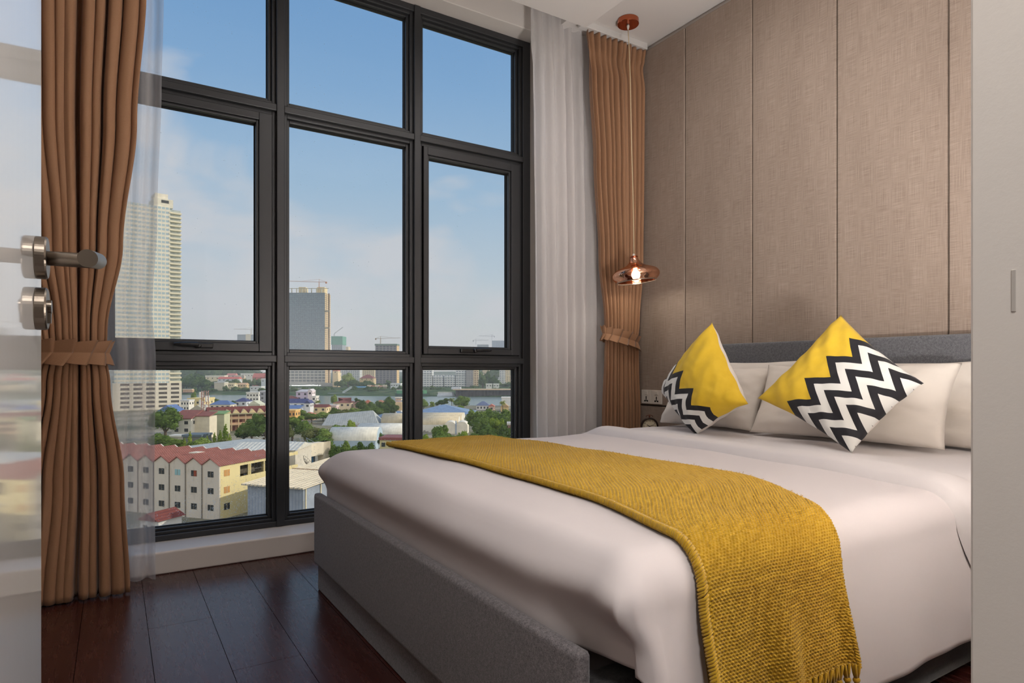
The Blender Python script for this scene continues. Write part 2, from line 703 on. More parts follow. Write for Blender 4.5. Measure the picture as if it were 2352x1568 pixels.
def m_sheer(name, opac):
    k = NT(name)
    v = k.coord('Object', (30, 30, 9))
    n = k.noise(v, 6.0, 4, 0.7)
    df = k.n('BsdfDiffuse')
    df.inputs[0].default_value = lin((244, 241, 241))
    tl = k.n('BsdfTranslucent')
    tl.inputs[0].default_value = lin((244, 242, 243))
    m0 = k.n('MixShader')
    m0.inputs[0].default_value = 0.45
    k.l(df.outputs[0], m0.inputs[1]); k.l(tl.outputs[0], m0.inputs[2])
    tp = k.n('BsdfTransparent')
    tp.inputs[0].default_value = (0.99, 0.985, 0.99, 1)
    lw = k.n('LayerWeight')
    lw.inputs['Blend'].default_value = 0.5
    fc = k.math('POWER', lw.outputs['Facing'], 2.0)
    op = k.math('MULTIPLY_ADD', fc, 0.45, opac)
    op = k.math('MULTIPLY_ADD', k.math('SUBTRACT', n, 0.5), 0.06, op, clamp=True)
    m1 = k.n('MixShader')
    k.l(op, m1.inputs[0]); k.l(tp.outputs[0], m1.inputs[1]); k.l(m0.outputs[0], m1.inputs[2])
    k.l(m1.outputs[0], k.out.inputs['Surface'])
    return k.m


M_DRAPE = m_drape()
M_SHEER = m_sheer('white_sheer_voile', 0.40)
M_SHEER2 = m_sheer('white_sheer_voile_gathered', 0.72)
M_RAIL = plain('white_curtain_rail', (214, 212, 210), 0.45)


def interp(tab, z):
    """piecewise smooth interpolation of rows (z, a, b, ...) sorted by z"""
    if z <= tab[0][0]:
        return tab[0][1:]
    for p, q in zip(tab, tab[1:]):
        if z <= q[0]:
            t = (z - p[0]) / (q[0] - p[0])
            t = t * t * (3 - 2 * t)
            return tuple(a + (b - a) * t for a, b in zip(p[1:], q[1:]))
    return tab[-1][1:]


def curtain(name, tab, yc, nf, seed, mat, parent, z0, z1, nz_=120, per=18, thick=0.0025, head=0.0, sharp=0.35, yk=None, drift=0.35, headflat=0.5):
    """hanging cloth in nf folds; tab rows: z, x left, x right, fold depth"""
    r = random.Random(seed)
    n = nf * per + 1
    wts = [0.65 + 0.7 * r.random() for _ in range(nf)]
    tot = sum(wts)
    cum = [0]
    for w_ in wts:
        cum.append(cum[-1] + w_ / tot)
    amp = [0.65 + 0.5 * r.random() for _ in range(nf + 1)]
    ph = [r.uniform(-1, 1) for _ in range(nf + 1)]
    P = np.zeros((nz_, n, 3))
    for iz in range(nz_):
        z = z0 + (z1 - z0) * iz / (nz_ - 1)
        xl, xr, A = interp(tab, z)
        hd = sstep(z1 - head * 1.6, z1 - head * 0.9, z) if head else 0.0
        for j in range(n):
            f = j / per
            k = min(int(f), nf - 1)
            u = f - k
            # fold outline: a rounded fold with a tight return
            s = cum[k] + (cum[k + 1] - cum[k]) * u
            s += drift * 0.01 * (nz(k * 3.1 + seed, z * 0.9) + ph[k] * (z - z0) * 0.15)
            a = amp[k] * (1 - u) + amp[k + 1] * u
            th = 2 * PI * u
            c = -math.cos(th)
            c = math.copysign(abs(c) ** (1 - sharp * 0.6), c)
            y = c * A * a * (1 + 0.25 * nz(k + 7.7 * seed, z * 1.3)) * (1 - hd * headflat)
            lean = math.sin(th) * A * 0.55 * a * (0.6 + ph[k])
            x = xl + (xr - xl) * s + lean * 0.5 * (1 - hd)
            ww = 0.0018 * nz(x * 60 + seed, z * 5.0) * min(1, A / 0.02)
            yy = (yk(z) if yk else 0.0)
            P[iz, j] = (x, yc + yy + y + ww, z)
    me = grid_mesh(name, P)
    o = link(name, me, mat, parent, True)
    if thick:
        md = o.modifiers.new('thickness', 'SOLIDIFY')
        md.thickness = thick
        md.offset = 0
    return o


def hem(name, P0, mat, parent):
    return P0


def tieback(cx, cy, rx, ry, zc, slope, h, mat, parent, npl=16, seed=1):
    """ruffled band: two rows of pressed pleats meeting at a stitched middle"""
    r = random.Random(seed)
    per = 8
    seg = npl * per
    lv = [-1.0, -0.97, -0.6, -0.25, -0.06, 0.0, 0.06, 0.25, 0.6, 0.97, 1.0]
    P = np.zeros((len(lv), seg, 3))
    offs = [r.uniform(-1, 1) for _ in range(npl)]
    for i, v in enumerate(lv):
        for j in range(seg):
            k = j // per
            u = (j % per) / (per - 1.0)          # the last step of each pleat folds back sharply
            av = abs(v)
            lean = (0.16 if v > 0 else -0.42) * av
            a = 2 * PI * (k + u * 1.10 + lean) / npl
            R = 0.005 + 0.013 * av ** 0.8 + (u - 0.5) * (0.016 * av + 0.002) + 0.002 * offs[k] * av
            x = cx + (rx + R) * math.cos(a)
            y = cy + (ry + R) * math.sin(a)
            z = zc + slope * (x - cx) + v * h * 0.5 * (1 + 0.06 * offs[k]) + 0.010 * (u - 0.5) * av * (1 if v > 0 else -1)
            P[i, j] = (x, y, z)
    me = grid_mesh('tieback', P, closed_u=True)
    o = link('tieback', me, mat, parent, False)
    md = o.modifiers.new('thickness', 'SOLIDIFY')
    md.thickness = 0.0025
    md.offset = 0
    return o


# left drape: gathered to the left by its tieback, hem just clear of the boards
dl = thing('drape', (-0.10, 3.0, 0.0), 'tan drape tied back on the left behind the open door handle', 'curtain', 'tied brown drapes')
tabL = [(0.0, -0.40, 0.055, 0.034), (0.45, -0.34, 0.035, 0.030), (0.85, -0.27, -0.012, 0.022), (0.965, -0.25, -0.026, 0.016), (1.06, -0.26, -0.022, 0.020),
        (1.40, -0.34, 0.030, 0.030), (1.90, -0.42, 0.078, 0.034), (2.45, -0.45, 0.112, 0.034), (3.16, -0.46, 0.125, 0.032)]
curtain('fabric', tabL, 3.0, 12, 3, M_DRAPE, dl, 0.008, 3.165, head=0.09, sharp=0.95)
tieback(-0.14, 3.0, 0.118, 0.052, 0.968, 0.0, 0.092, M_DRAPE, dl, npl=12, seed=4)

# right drape in the corner
dr = thing('drape', (2.72, 3.045, 0.0), 'tan drape tied back in the far corner beside the wall panels', 'curtain', 'tied brown drapes')
tabR = [(0.0, 2.56, 2.905, 0.030), (0.60, 2.585, 2.885, 0.026), (1.00, 2.60, 2.873, 0.018), (1.10, 2.605, 2.872, 0.014), (1.20, 2.60, 2.880, 0.017),
        (1.60, 2.555, 2.905, 0.026), (2.20, 2.515, 2.915, 0.030), (2.72, 2.478, 2.920, 0.030), (2.865, 2.470, 2.915, 0.012), (2.90, 2.462, 2.922, 0.020), (2.985, 2.452, 2.930, 0.026)]
curtain('fabric', tabR, 3.045, 11, 11, M_DRAPE, dr, 0.008, 2.985, per=20, sharp=0.7, nz_=170)
tieback(2.735, 3.045, 0.138, 0.045, 1.102, -0.20, 0.085, M_DRAPE, dr, npl=13, seed=9)

# white voile hung nearer the glass
sl = thing('sheer_curtain', (-0.1, 3.12, 0.0), 'white see-through voile beside the left brown drape', 'curtain', 'white voile curtains')
tabSL = [(0.0, -0.45, 0.150, 0.024), (0.5, -0.45, 0.146, 0.022), (0.95, -0.45, 0.150, 0.020), (1.15, -0.45, 0.138, 0.018), (1.55, -0.45, 0.158, 0.020), (2.1, -0.45, 0.172, 0.020), (2.5, -0.45, 0.180, 0.022), (3.16, -0.45, 0.174, 0.022)]
curtain('fabric', tabSL, 3.115, 9, 21, M_SHEER, sl, 0.01, 3.16, per=18, thick=0, drift=0.9)
sr = thing('sheer_curtain', (2.4, 3.12, 0.0), 'white pleated voile bunched between the window and the corner drape', 'curtain', 'white voile curtains')
tabSR = [(0.0, 2.15, 2.68, 0.028), (0.8, 2.14, 2.68, 0.028), (1.6, 2.135, 2.68, 0.028), (2.4, 2.125, 2.67, 0.026), (2.70, 2.118, 2.66, 0.026), (2.885, 2.112, 2.66, 0.009), (2.93, 2.110, 2.66, 0.014), (3.10, 2.105, 2.66, 0.020)]
curtain('fabric', tabSR, 3.152, 7, 33, M_SHEER2, sr, 0.105, 3.10, per=22, thick=0, drift=0.1, nz_=150)

# curtain rails
bm = bmesh.new()
box(bm, 2.40, 3.015, 2.988, 2.94, 3.06, ZC)
tag(obj('curtain_rail', bm, M_RAIL, bevel=0.003), 'white rail above the corner drape', 'curtain rail')

# ================================================================== BED
def m_heather(name, a, b_, sc=900):
    k = NT(name)
    v = k.coord('Object', (1, 1, 1))
    n1 = k.noise(v, sc, 2, 0.7)
    n2 = k.noise(v, sc * 0.3, 2)
    f = k.math('ADD', k.math('MULTIPLY', n1, 0.65), k.math('MULTIPLY', n2, 0.35))
    c = k.ramp(f, [(0.36, lin(a)), (0.64, lin(b_))])
    bs = k.bsdf(c, 0.9, 0, 0.1)
    bs.inputs['Sheen Weight'].default_value = 0.3
    k.bump(n1, 0.25, 0.003, bs)
    return k.m


M_GREY = m_heather('grey_heather_upholstery', (84, 80, 82), (140, 134, 136), 420)
M_HEAD = m_heather('slate_grey_headboard_cloth', (74, 75, 79), (120, 120, 124), 380)
M_BASE = m_heather('charcoal_bed_base_cloth', (38, 37, 38), (66, 64, 65), 420)


def m_white(name, rgb, wr=0.25):
    k = NT(name)
    v = k.coord('Object')
    n = k.noise(v, 5, 4, 0.6)
    b = k.bsdf(lin(rgb), 0.8, 0, 0.2)
    b.inputs['Sheen Weight'].default_value = 0.15
    k.bump(n, wr, 0.03, b)
    return k.m


M_DUVET = m_white('white_cotton_duvet', (208, 200, 200), 0.06)
M_SHEET = m_white('white_cotton_fold', (216, 210, 210), 0.16)
M_PILLOW = m_white('white_pillow_cotton', (226, 218, 209), 0.18)

BX0, BY0, BY1 = 0.697, 0.890, 2.648
bed = thing('bed', (1.8, 1.76, 0.0), 'grey upholstered double bed standing against the wall panels', 'bed')


def slab(x0, y0, z0, x1, y1, z1, r, seg=4):
    bm = bx(x0, y0, z0, x1, y1, z1)
    bmesh.ops.bevel(bm, geom=bm.edges[:] , offset=r, segments=seg, affect='EDGES', profile=0.6)
    return bm


o = obj('footboard', slab(BX0, BY0, 0.105, BX0 + 0.034, BY1, 0.394, 0.0155), M_GREY, bed, True)
o = obj('footboard_plinth', bx(BX0 + 0.012, BY0 + 0.012, 0.0, BX0 + 0.030, BY1 - 0.02, 0.115), M_GREY, bed, bevel=0.006)
obj('side_rail', slab(BX0 + 0.041, BY0 - 0.015, 0.02, 2.86, BY0 + 0.055, 0.330, 0.012, 3), M_BASE, bed, True)
obj('side_rail', slab(BX0 + 0.042, BY1 - 0.06, 0.10, 2.86, BY1, 0.375, 0.015, 3), M_GREY, bed, True)
obj('bed_base', bx(BX0 + 0.042, BY0 + 0.056, 0.0, 2.855, BY1 - 0.03, 0.11), M_BASE, bed, bevel=0.004)
obj('headboard', slab(2.858, 0.70, 0.05, 2.945, 2.535, 1.046, 0.018), M_HEAD, bed, True)
mt = obj('mattress', slab(BX0 + 0.11, BY0 + 0.07, 0.11, 2.85, BY1 - 0.07, 0.50, 0.06, 4), M_DUVET, bed, True)

# ---- duvet: rounded shell, tucked in at the foot, hanging on the near side
DX0_, DX1_, DY0_, DY1_, DZT = 0.738, 2.85, 0.815, 2.642, 0.565
RAD = 0.082


def crown(x, y):
    """gentle unevenness of the bed top"""
    c = 0.010 * nz(x * 1.7, y * 1.5, 3.0) + 0.006 * nz(x * 4.0, y * 3.1, 9.0)
    e = min(1.0, max(0.0, (x - DX0_) / 0.5)) * min(1.0, max(0.0, (y - DY0_) / 0.4), ) * min(1.0, max(0.0, (DY1_ - y) / 0.4))
    return c + 0.012 * e


def duvet_pt(x, y, drop, side):
    """x, y on the unrounded plan, drop below the top; side 0 top, 1 foot, 2 near, 3 far"""
    q = Vector((x, y, DZT - drop))
    c = Vector((max(x, DX0_ + RAD), min(max(y, DY0_ + RAD), DY1_ - RAD), min(q.z, DZT - RAD)))
    d = q - c
    if d.length > 1e-6:
        # exponent-ish rounding
        q = c + d.normalized() * RAD if (d.x and d.y) or (d.x and d.z) or (d.y and d.z) else q
    # the corners in plan are tighter than the top edges
    kx, ky = max(0.0, c.x - q.x) / RAD, max(0.0, abs(c.y - q.y)) / RAD
    f = min(1.0, 2.2 * kx * ky)
    q.x -= 0.024 * f * (1 - sstep(0.08, 0.16, drop))
    q.y += (-0.024 if q.y < 1.7 else 0.022) * f
    q.z += crown(q.x, q.y) * sstep(DZT - RAD, DZT, q.z)
    return q
    q.z += crown(q.x, q.y) * max(0, 1 - drop / 0.12)
    return q


NX, NY = 96, 84
gx = [DX0_ + (DX1_ - DX0_) * (i / NX) ** 1.15 for i in range(NX + 1)]
gy = [DY0_ + (DY1_ - DY0_) * (0.5 - 0.5 * math.cos(PI * j / NY)) * 0.5 + (DY1_ - DY0_) * (j / NY) * 0.5 for j in range(NY + 1)]
bm = bmesh.new()
top = [[bm.verts.new(duvet_pt(x, y, 0, 0)) for y in gy] for x in gx]
for i in range(NX):
    for j in range(NY):
        bm.faces.new((top[i][j], top[i + 1][j], top[i + 1][j + 1], top[i][j + 1]))
# outline from the near head corner along the near side, round the foot, along the far side
path = [(i, 0) for i in range(NX, 0, -1)] + [(0, j) for j in range(0, NY + 1)] + [(i, NY) for i in range(1, NX + 1)]
NR = 30
prev = [top[i][j] for i, j in path]
BOT = []
for kx, (i, j) in enumerate(path):
    if j == 0 and i > 0:
        zb = 0.168
    elif j == NY and i > 0:
        zb = 0.385
    else:
        zb = 0.365
    BOT.append(zb)
# blend the bottom edge along the outline near the foot corner
for kk in range(len(path)):
    i, j = path[kk]
    if j == 0 and i > 0:
        BOT[kk] = 0.168 + (0.345 - 0.168) * (1 - sstep(DX0_ + 0.02, DX0_ + 0.10, gx[i]))
for rr in range(1, NR + 1):
    row = []
    for kk, (i, j) in enumerate(path):
        x, y = gx[i], gy[j]
        total = DZT - BOT[kk]
        f = (rr / NR)
        drop = total * f
        q = duvet_pt(x, y, drop, 1)
        dn = max(0.0, drop - 0.10)
        if j == 0 and i > 0:
            q.y += -0.10 * dn + 0.010 * nz(x * 3.0, drop * 3.0, 5.0) * f + 0.006 * nz(x * 9.0, drop * 4, 1.0) * f   # near side flares out a little
            if x < 1.0:
                q.x += 0.16 * dn * (1 - sstep(DX0_, 1.0, x))                                                 # front edge of the hanging flap slants back
        elif i == 0:
            # foot wall, tucked in, drawn inwards near the hanging flap
            q.x += -0.014 * math.exp(-((drop - 0.08) / 0.04) ** 2)
            g = 1 - sstep(DY0_ + 0.03, DY0_ + 0.24, y)
            h = sstep(DY0_ - 0.01, DY0_ + 0.03, y)
            q.x += 0.045 * sstep(0.03, 0.17, drop) * sstep(DY0_ + 0.004, DY0_ + 0.030, y) * (1 - sstep(DY0_ + 0.05, DY0_ + 0.28, y))
            q.x += 0.10 * dn * (1 - h)
            q.y += -0.06 * dn * (1 - h)
        row.append(bm.verts.new(q))
    for kk in range(len(path) - 1):
        bm.faces.new((prev[kk], prev[kk + 1], row[kk + 1], row[kk]))
    prev = row
duvet = obj('duvet', bm, M_DUVET, None, True, solid=0.006)
tag(duvet, 'smooth white duvet tucked in behind the grey footboard', 'duvet')


def near_prof(s, x, e, y_start):
    """point at arc length s from y_start on the top, over the near edge and down, raised by e"""
    R = RAD + e
    flat = y_start - (DY0_ + RAD)
    if s < flat:
        y = y_start - s
        return (x, y, DZT + e + crown(x, y))
    s -= flat
    arc = R * PI / 2
    if s < arc:
        a = s / R
        y, z = DY0_ + RAD - R * math.sin(a), DZT - RAD + R * math.cos(a)
        return (x, y, z + crown(x, y) * math.cos(a))
    s -= arc
    drop = RAD + s
    dn = max(0.0, drop - 0.10)
    f = min(1, drop / 0.41)
    y = DY0_ - e - 0.10 * dn - 0.012 * f
    return (x, y, DZT - drop)


# ---- turned down edge of the top sheet, loose over the head half of the bed
S0 = 2.600
nu, nv = 60, 150
Lf = (S0 - (DY0_ + RAD)) + (RAD + 0.02) * PI / 2 + 0.10
P = np.zeros((nv, nu, 3))
for a in range(nv):
    s = Lf * a / (nv - 1)
    edge = 2.055 - 0.13 * sstep(0.1, 1.85, s) + 0.012 * nz(s * 2.2, 1.7) + 0.16 * sstep(1.75, 2.15, s) ** 1.5
    for b in range(nu):
        u = b / (nu - 1)
        x = edge + (2.845 - edge) * u
        lift = 0.006 + 0.016 * (1 - abs(2 * min(1, u * 5) - 1) ** 2.2 if u * 5 < 1 else 0)
        lift += 0.018 * sstep(0.0, 0.02, u)
        lift *= sstep(0.0, 0.12, s)
        lift += 0.009 * max(0, nz(x * 2.0 - s * 1.2, s * 2.6 + x, 4.0)) + 0.003 * nz(x * 9, s * 4 + x * 3, 2.0)
        if b == 0:
            lift = 0.002
        P[a, b] = near_prof(s, x, lift, S0)
me = grid_mesh('turned_down_sheet', P)
o = link('turned_down_sheet', me, M_SHEET, duvet, True)

# ================================================================== KNITTED THROW
def m_yarn(name, a, b_):
    k = NT(name)
    v = k.coord('Object')
    n = k.noise(v, 60, 4, 0.6)
    n2 = k.noise(v, 4, 2)
    f = k.math('ADD', k.math('MULTIPLY', n, 0.6), k.math('MULTIPLY', n2, 0.4))
    c = k.ramp(f, [(0.34, lin(a)), (0.66, lin(b_))])
    bs = k.bsdf(c, 0.85, 0, 0.12)
    bs.inputs['Sheen Weight'].default_value = 0.25
    bs.inputs['Sheen Roughness'].default_value = 0.5
    fine = k.noise(v, 700, 2)
    k.bump(fine, 0.35, 0.002, bs)
    return k.m


M_YARN = m_yarn('mustard_yellow_yarn', (162, 124, 22), (188, 150, 40))


def weave(u, v):
    """height of a chunky twill of long stitches, u across and v along the cloth in metres"""
    # lying stitches stepped sideways row by row, each pair divided by an upright one
    w_, h_ = 0.0112, 0.0064
    row = np.floor(v / h_)
    fy = v / h_ - row - 0.5
    uu = u / w_ + row * 0.36 + 0.05 * np.sin(row * 1.7)
    col = np.floor(uu)
    fx = uu - col - 0.5
    fy2 = fy - fx * 0.55
    a = np.clip(1 - (fx / 0.34) ** 4, 0, 1) * np.clip(1 - (fy2 / 0.46) ** 2, 0, 1)
    gx_ = np.abs(fx) - 0.5
    b = np.clip(1 - (gx_ / 0.15) ** 2, 0, 1) * np.clip(1 - (np.abs(fy) / 0.62) ** 4, 0, 1)
    return np.maximum(a, b * 0.8)


throw = thing('throw_blanket', (1.28, 1.7, 0.56), 'mustard yellow knitted throw with fringe across the foot of the bed', 'throw blanket')
TY0 = 2.640
TX0, TX1 = 1.012, 1.530
nv, nu = 1500, 290
flat = TY0 - (DY0_ + RAD)
LT = flat + (RAD + 0.008) * PI / 2 + 0.232


def throw_pt(s, u, e):
    """s along from the window side, u 0..1 across"""
    dwn = max(0.0, s - flat)
    x0 = TX0 + 0.014 * nz(s * 1.4, 2.0) - 0.095 * sstep(flat - 0.40, flat + 0.20, s)
    x1 = TX1 + 0.012 * nz(s * 1.7, 8.0) - 0.172 * sstep(flat - 0.32, flat + 0.16, s)
    x = x0 + (x1 - x0) * u
    p = near_prof(s, x, e, TY0)
    # soft folds in the hanging part
    f = sstep(flat + 0.15, LT, s)
    fold = 0.012 * f * (math.sin(u * 11.0 + 1.2 * s) + 0.5 * math.sin(u * 23 + 3))
    lift = 0.006 * max(0, nz(x * 6, s * 3.0, 6.0)) * (1 - f)
    if s < flat:
        return (p[0], p[1], p[2] + lift)
    return (p[0], p[1] - max(-0.004, fold) - 0.004 * f, p[2] + lift)


# coarse base, then stitches raised along the normals
cs, cu = 260, 44
Q = np.array([[throw_pt(LT * a / (cs - 1), b / (cu - 1), 0.020 - 0.008 * (1 - sstep(0.0, 0.05, b / (cu - 1)))) for b in range(cu)] for a in range(cs)])


def resample(Q, n, m):
    a = np.linspace(0, Q.shape[0] - 1.000001, n)
    b = np.linspace(0, Q.shape[1] - 1.000001, m)
    ia, ib = np.floor(a).astype(int), np.floor(b).astype(int)
    fa, fb = (a - ia)[:, None, None], (b - ib)[None, :, None]
    A = Q[ia][:, ib] * (1 - fb) + Q[ia][:, ib + 1] * fb
    B_ = Q[ia + 1][:, ib] * (1 - fb) + Q[ia + 1][:, ib + 1] * fb
    return A * (1 - fa) + B_ * fa


P = resample(Q, nv, nu)
ds, du = np.gradient(P, axis=0), np.gradient(P, axis=1)
N = np.cross(du, ds)
N /= np.linalg.norm(N, axis=-1, keepdims=True) + 1e-9
if N[10, 10, 2] < 0:
    N = -N
vv, uu = np.meshgrid(np.linspace(0, LT, nv), np.linspace(0, TX1 - TX0, nu), indexing='ij')
rng = np.random.RandomState(3)
jit = rng.rand(40, 12)
wob = resample(np.stack([jit] * 3, -1), nv, nu)[..., 0]
Hh = weave(uu + 0.003 * wob, vv + 0.004 * wob)
P = P + N * (Hh * 0.0042)[..., None]
me = grid_mesh('knitted_cloth', P)
cloth = link('knitted_cloth', me, M_YARN, throw, True)
# underside sheet gives it body
me = grid_mesh('underside', Q - np.array([0, 0, 0.0]) - resample(N, cs, cu) * 0.010)
link('underside', me, M_YARN, throw, True)


def yarn_border(u, name, rr, seed):
    r = random.Random(seed)
    bm = bmesh.new()
    n = int(LT / 0.0060)
    side = -1 if u < 0.5 else 1
    for a in range(n):
        s = LT * (a + 0.5) / n
        p = Vector(throw_pt(s, u, 0.015))
        q = Vector(throw_pt(min(LT, s + 0.01), u, 0.015))
        t = (q - p)
        if t.length < 1e-5:
            t = Vector(throw_pt(s, u, 0.015)) - Vector(throw_pt(s - 0.01, u, 0.015))
        t.normalize()
        xx = Vector((side, 0, 0))
        up = xx.cross(t).normalized()
        if up.dot(Vector((0, -0.6, 0.8))) < 0:
            up = -up
        k = 0.8 + 0.35 * r.random()
        sk = t * (0.004 + 0.003 * r.random())
        pts = [p - xx * 0.010 + up * rr * 0.8 - sk, p + xx * 0.001 * k + up * rr * 0.9, p + xx * 0.0045 * k + sk * 0.6, p + xx * 0.001 - up * rr * 0.8 + sk]
        tube(bm, pts, [0.0024, 0.0032 * k, 0.0032 * k, 0.0026], 6)
    return obj(name, bm, M_YARN, throw, True)


yarn_border(0.0, 'looped_edge', 0.008, 5)
yarn_border(1.0, 'looped_edge', 0.006, 6)
# loose hairs along the head side edge
bm = bmesh.new()
r = random.Random(12)
for a in range(420):
    s = r.random() * flat
    u = r.choice([r.uniform(0.97, 1.01), r.uniform(0.97, 1.01), r.uniform(0.0, 1.0)])
    p = Vector(throw_pt(s, u, 0.018))
    d = Vector((r.uniform(-0.6, 1), r.uniform(-1, 1), r.uniform(0.2, 1))).normalized() * r.uniform(0.005, 0.013)
    tube(bm, [p, p + d * 0.6 + Vector((0, 0, 0.002)), p + d], [0.0008, 0.0006, 0.0004], 4)
tag(obj('loose_fibres', bm, M_YARN, throw, True), kind='stuff')
# knotted fringe at the near end
for k in range(22):
    u = 0.02 + 0.96 * k / 21
    p = Vector(throw_pt(LT, u, 0.020))
    dn = Vector((r.uniform(-0.12, 0.12), -0.05, -1)).normalized()
    bm = bmesh.new()
    for q in range(5):
        a = q * 2 * PI / 5
        off = Vector((math.cos(a) * 0.007, math.sin(a) * 0.004, 0))
        tube(bm, [p + off * 1.6 + Vector((0, 0, 0.006)), p + off + dn * 0.014, p + dn * 0.026 + off * 0.4], [0.003, 0.0032, 0.003], 6)
        e = p + dn * 0.033
        tube(bm, [e + off * 0.4, e + dn * 0.03 + off * 0.9, e + dn * 0.085 + off * 1.1 + Vector((r.uniform(-.006, .006), r.uniform(-.004, .004), 0))], [0.003, 0.0034, 0.0028], 6)
    bmesh.ops.create_uvsphere(bm, u_segments=10, v_segments=7, radius=0.0085, matrix=Matrix.Translation(p + dn * 0.030) @ Matrix.Diagonal((1, 0.9, 0.8, 1)))
    obj('tassel', bm, M_YARN, throw, True)
# ================================================================== PILLOWS AND CUSHIONS
def pillow(name, base, yaw, lean, w_, h_, th, mat, seed, label, group, n=40, sink=0.0, pinch=0.05):
    """soft rectangular pillow standing on its long edge and leaning back"""
    bm = bmesh.new()
    R = Matrix.Translation(base) @ Matrix.Rotation(yaw, 4, 'Z') @ Matrix.Rotation(lean, 4, 'Y')
    # local: y across, z up, x thickness (front is -x)
    sides = []
    for sgn in (-1, 1):
        g = []
        for i in range(n + 1):
            row = []
            for j in range(n + 1):
                u, v = 2 * i / n - 1, 2 * j / n - 1
                u, v = math.sin(u * PI / 2) * 0.35 + u * 0.65, math.sin(v * PI / 2) * 0.35 + v * 0.65
                prof = ((1 - u ** 4) * (1 - v ** 4)) ** 0.55
                prof *= 0.75 + 0.25 * (1 - u * u) * (1 - v * v)
                cy = w_ / 2 * u * (1 - pinch * (1 - v * v) * abs(u) ** 3)
                cz = h_ / 2 * v * (1 - pinch * 1.2 * (1 - u * u) * abs(v) ** 3) + h_ / 2
                e = max(abs(u), abs(v))
                wr = 0.010 * nz(u * 2.5 + seed, v * 2.5, sgn * 3.0 + seed) + 0.006 * nz(u * 6 + seed, v * 6, sgn) + 0.004 * e ** 6 * math.sin((u * 17 + v * 13) + seed)
                x = sgn * th / 2 * prof + wr * (0.3 + 0.7 * prof)
                x += 0.03 * (v + 1) * 0.5 * nz(u * 1.5 + seed * 2, 0.3)
                if v < -0.2:
                    x += sgn * 0.012 * sstep(-0.2, -0.8, v) * prof
                row.append(R @ Vector((x, cy, cz)))
            g.append(row)
        sides.append(g)
    V = {}

    def vert(s, i, j):
        edge = i in (0, n) or j in (0, n)
        key = (0 if edge else s, i, j)
        if key not in V:
            V[key] = bm.verts.new(sides[s][i][j] if not edge else (sides[0][i][j] + sides[1][i][j]) / 2)
        return V[key]

    for s in (0, 1):
        for i in range(n):
            for j in range(n):
                q = (vert(s, i, j), vert(s, i + 1, j), vert(s, i + 1, j + 1), vert(s, i, j + 1))
                bm.faces.new(q if s == 0 else q[::-1])
    o = obj(name, bm, mat, None, True)
    return tag(o, label, 'pillow', group)


PZ = 0.614
pillow('bed_pillow', Vector((2.500, 1.490, PZ)), 0.04, math.radians(27), 0.80, 0.345, 0.13, M_PILLOW, 1.3, 'white pillow right behind the larger upright chevron cushion', 'white bed pillows')
pillow('bed_pillow', Vector((2.530, 2.205, PZ)), 0.0, math.radians(27), 0.60, 0.330, 0.125, M_PILLOW, 5.1, 'white pillow right behind the smaller turned chevron cushion', 'white bed pillows')
pillow('bed_pillow', Vector((2.705, 1.395, PZ - 0.012)), 0.02, math.radians(13), 0.80, 0.345, 0.11, M_PILLOW, 8.7, 'white pillow against the headboard showing past the doorway side of the front pillow', 'white bed pillows')
pillow('bed_pillow', Vector((2.728, 2.215, PZ - 0.012)), -0.02, math.radians(12), 0.74, 0.355, 0.11, M_PILLOW, 3.9, 'white pillow against the headboard peeking up between the two chevron cushions', 'white bed pillows')


def m_chevron(u0):
    k = NT('yellow_cotton_with_black_white_chevrons')
    uvn = k.n('UVMap')
    sep = k.n('SeparateXYZ')
    k.l(uvn.outputs[0], sep.inputs[0])
    u, v = sep.outputs[0], sep.outputs[1]
    P = 0.270
    f = k.math('FRACT', k.math('DIVIDE', k.math('ADD', v, 0.06), P))
    tri = k.math('MULTIPLY', k.math('ABSOLUTE', k.math('SUBTRACT', f, 0.5)), P * 1.38)
    d = k.math('SUBTRACT', k.math('SUBTRACT', u, tri), u0)                            # distance past the yellow
    band = k.math('FRACT', k.math('DIVIDE', d, 0.228))
    isw = k.math('GREATER_THAN', band, 0.5)
    isy = k.math('LESS_THAN', d, 0.0)
    vv = k.coord('Object')
    n = k.noise(vv, 25, 3)
    yel = k.ramp(n, [(0.2, lin((214, 176, 42))), (0.8, lin((225, 188, 56)))])
    c = k.mix(isw, lin((30, 29, 34)), lin((232, 231, 226)))
    c = k.mix(isy, c, yel)
    b = k.bsdf(c, 0.75, 0, 0.25)
    b.inputs['Sheen Weight'].default_value = 0.1
    k.bump(k.noise(vv, 7, 3), 0.10, 0.02, b)
    return k.m


M_CHEV = m_chevron(0.31)
M_CHEV2 = m_chevron(0.40)


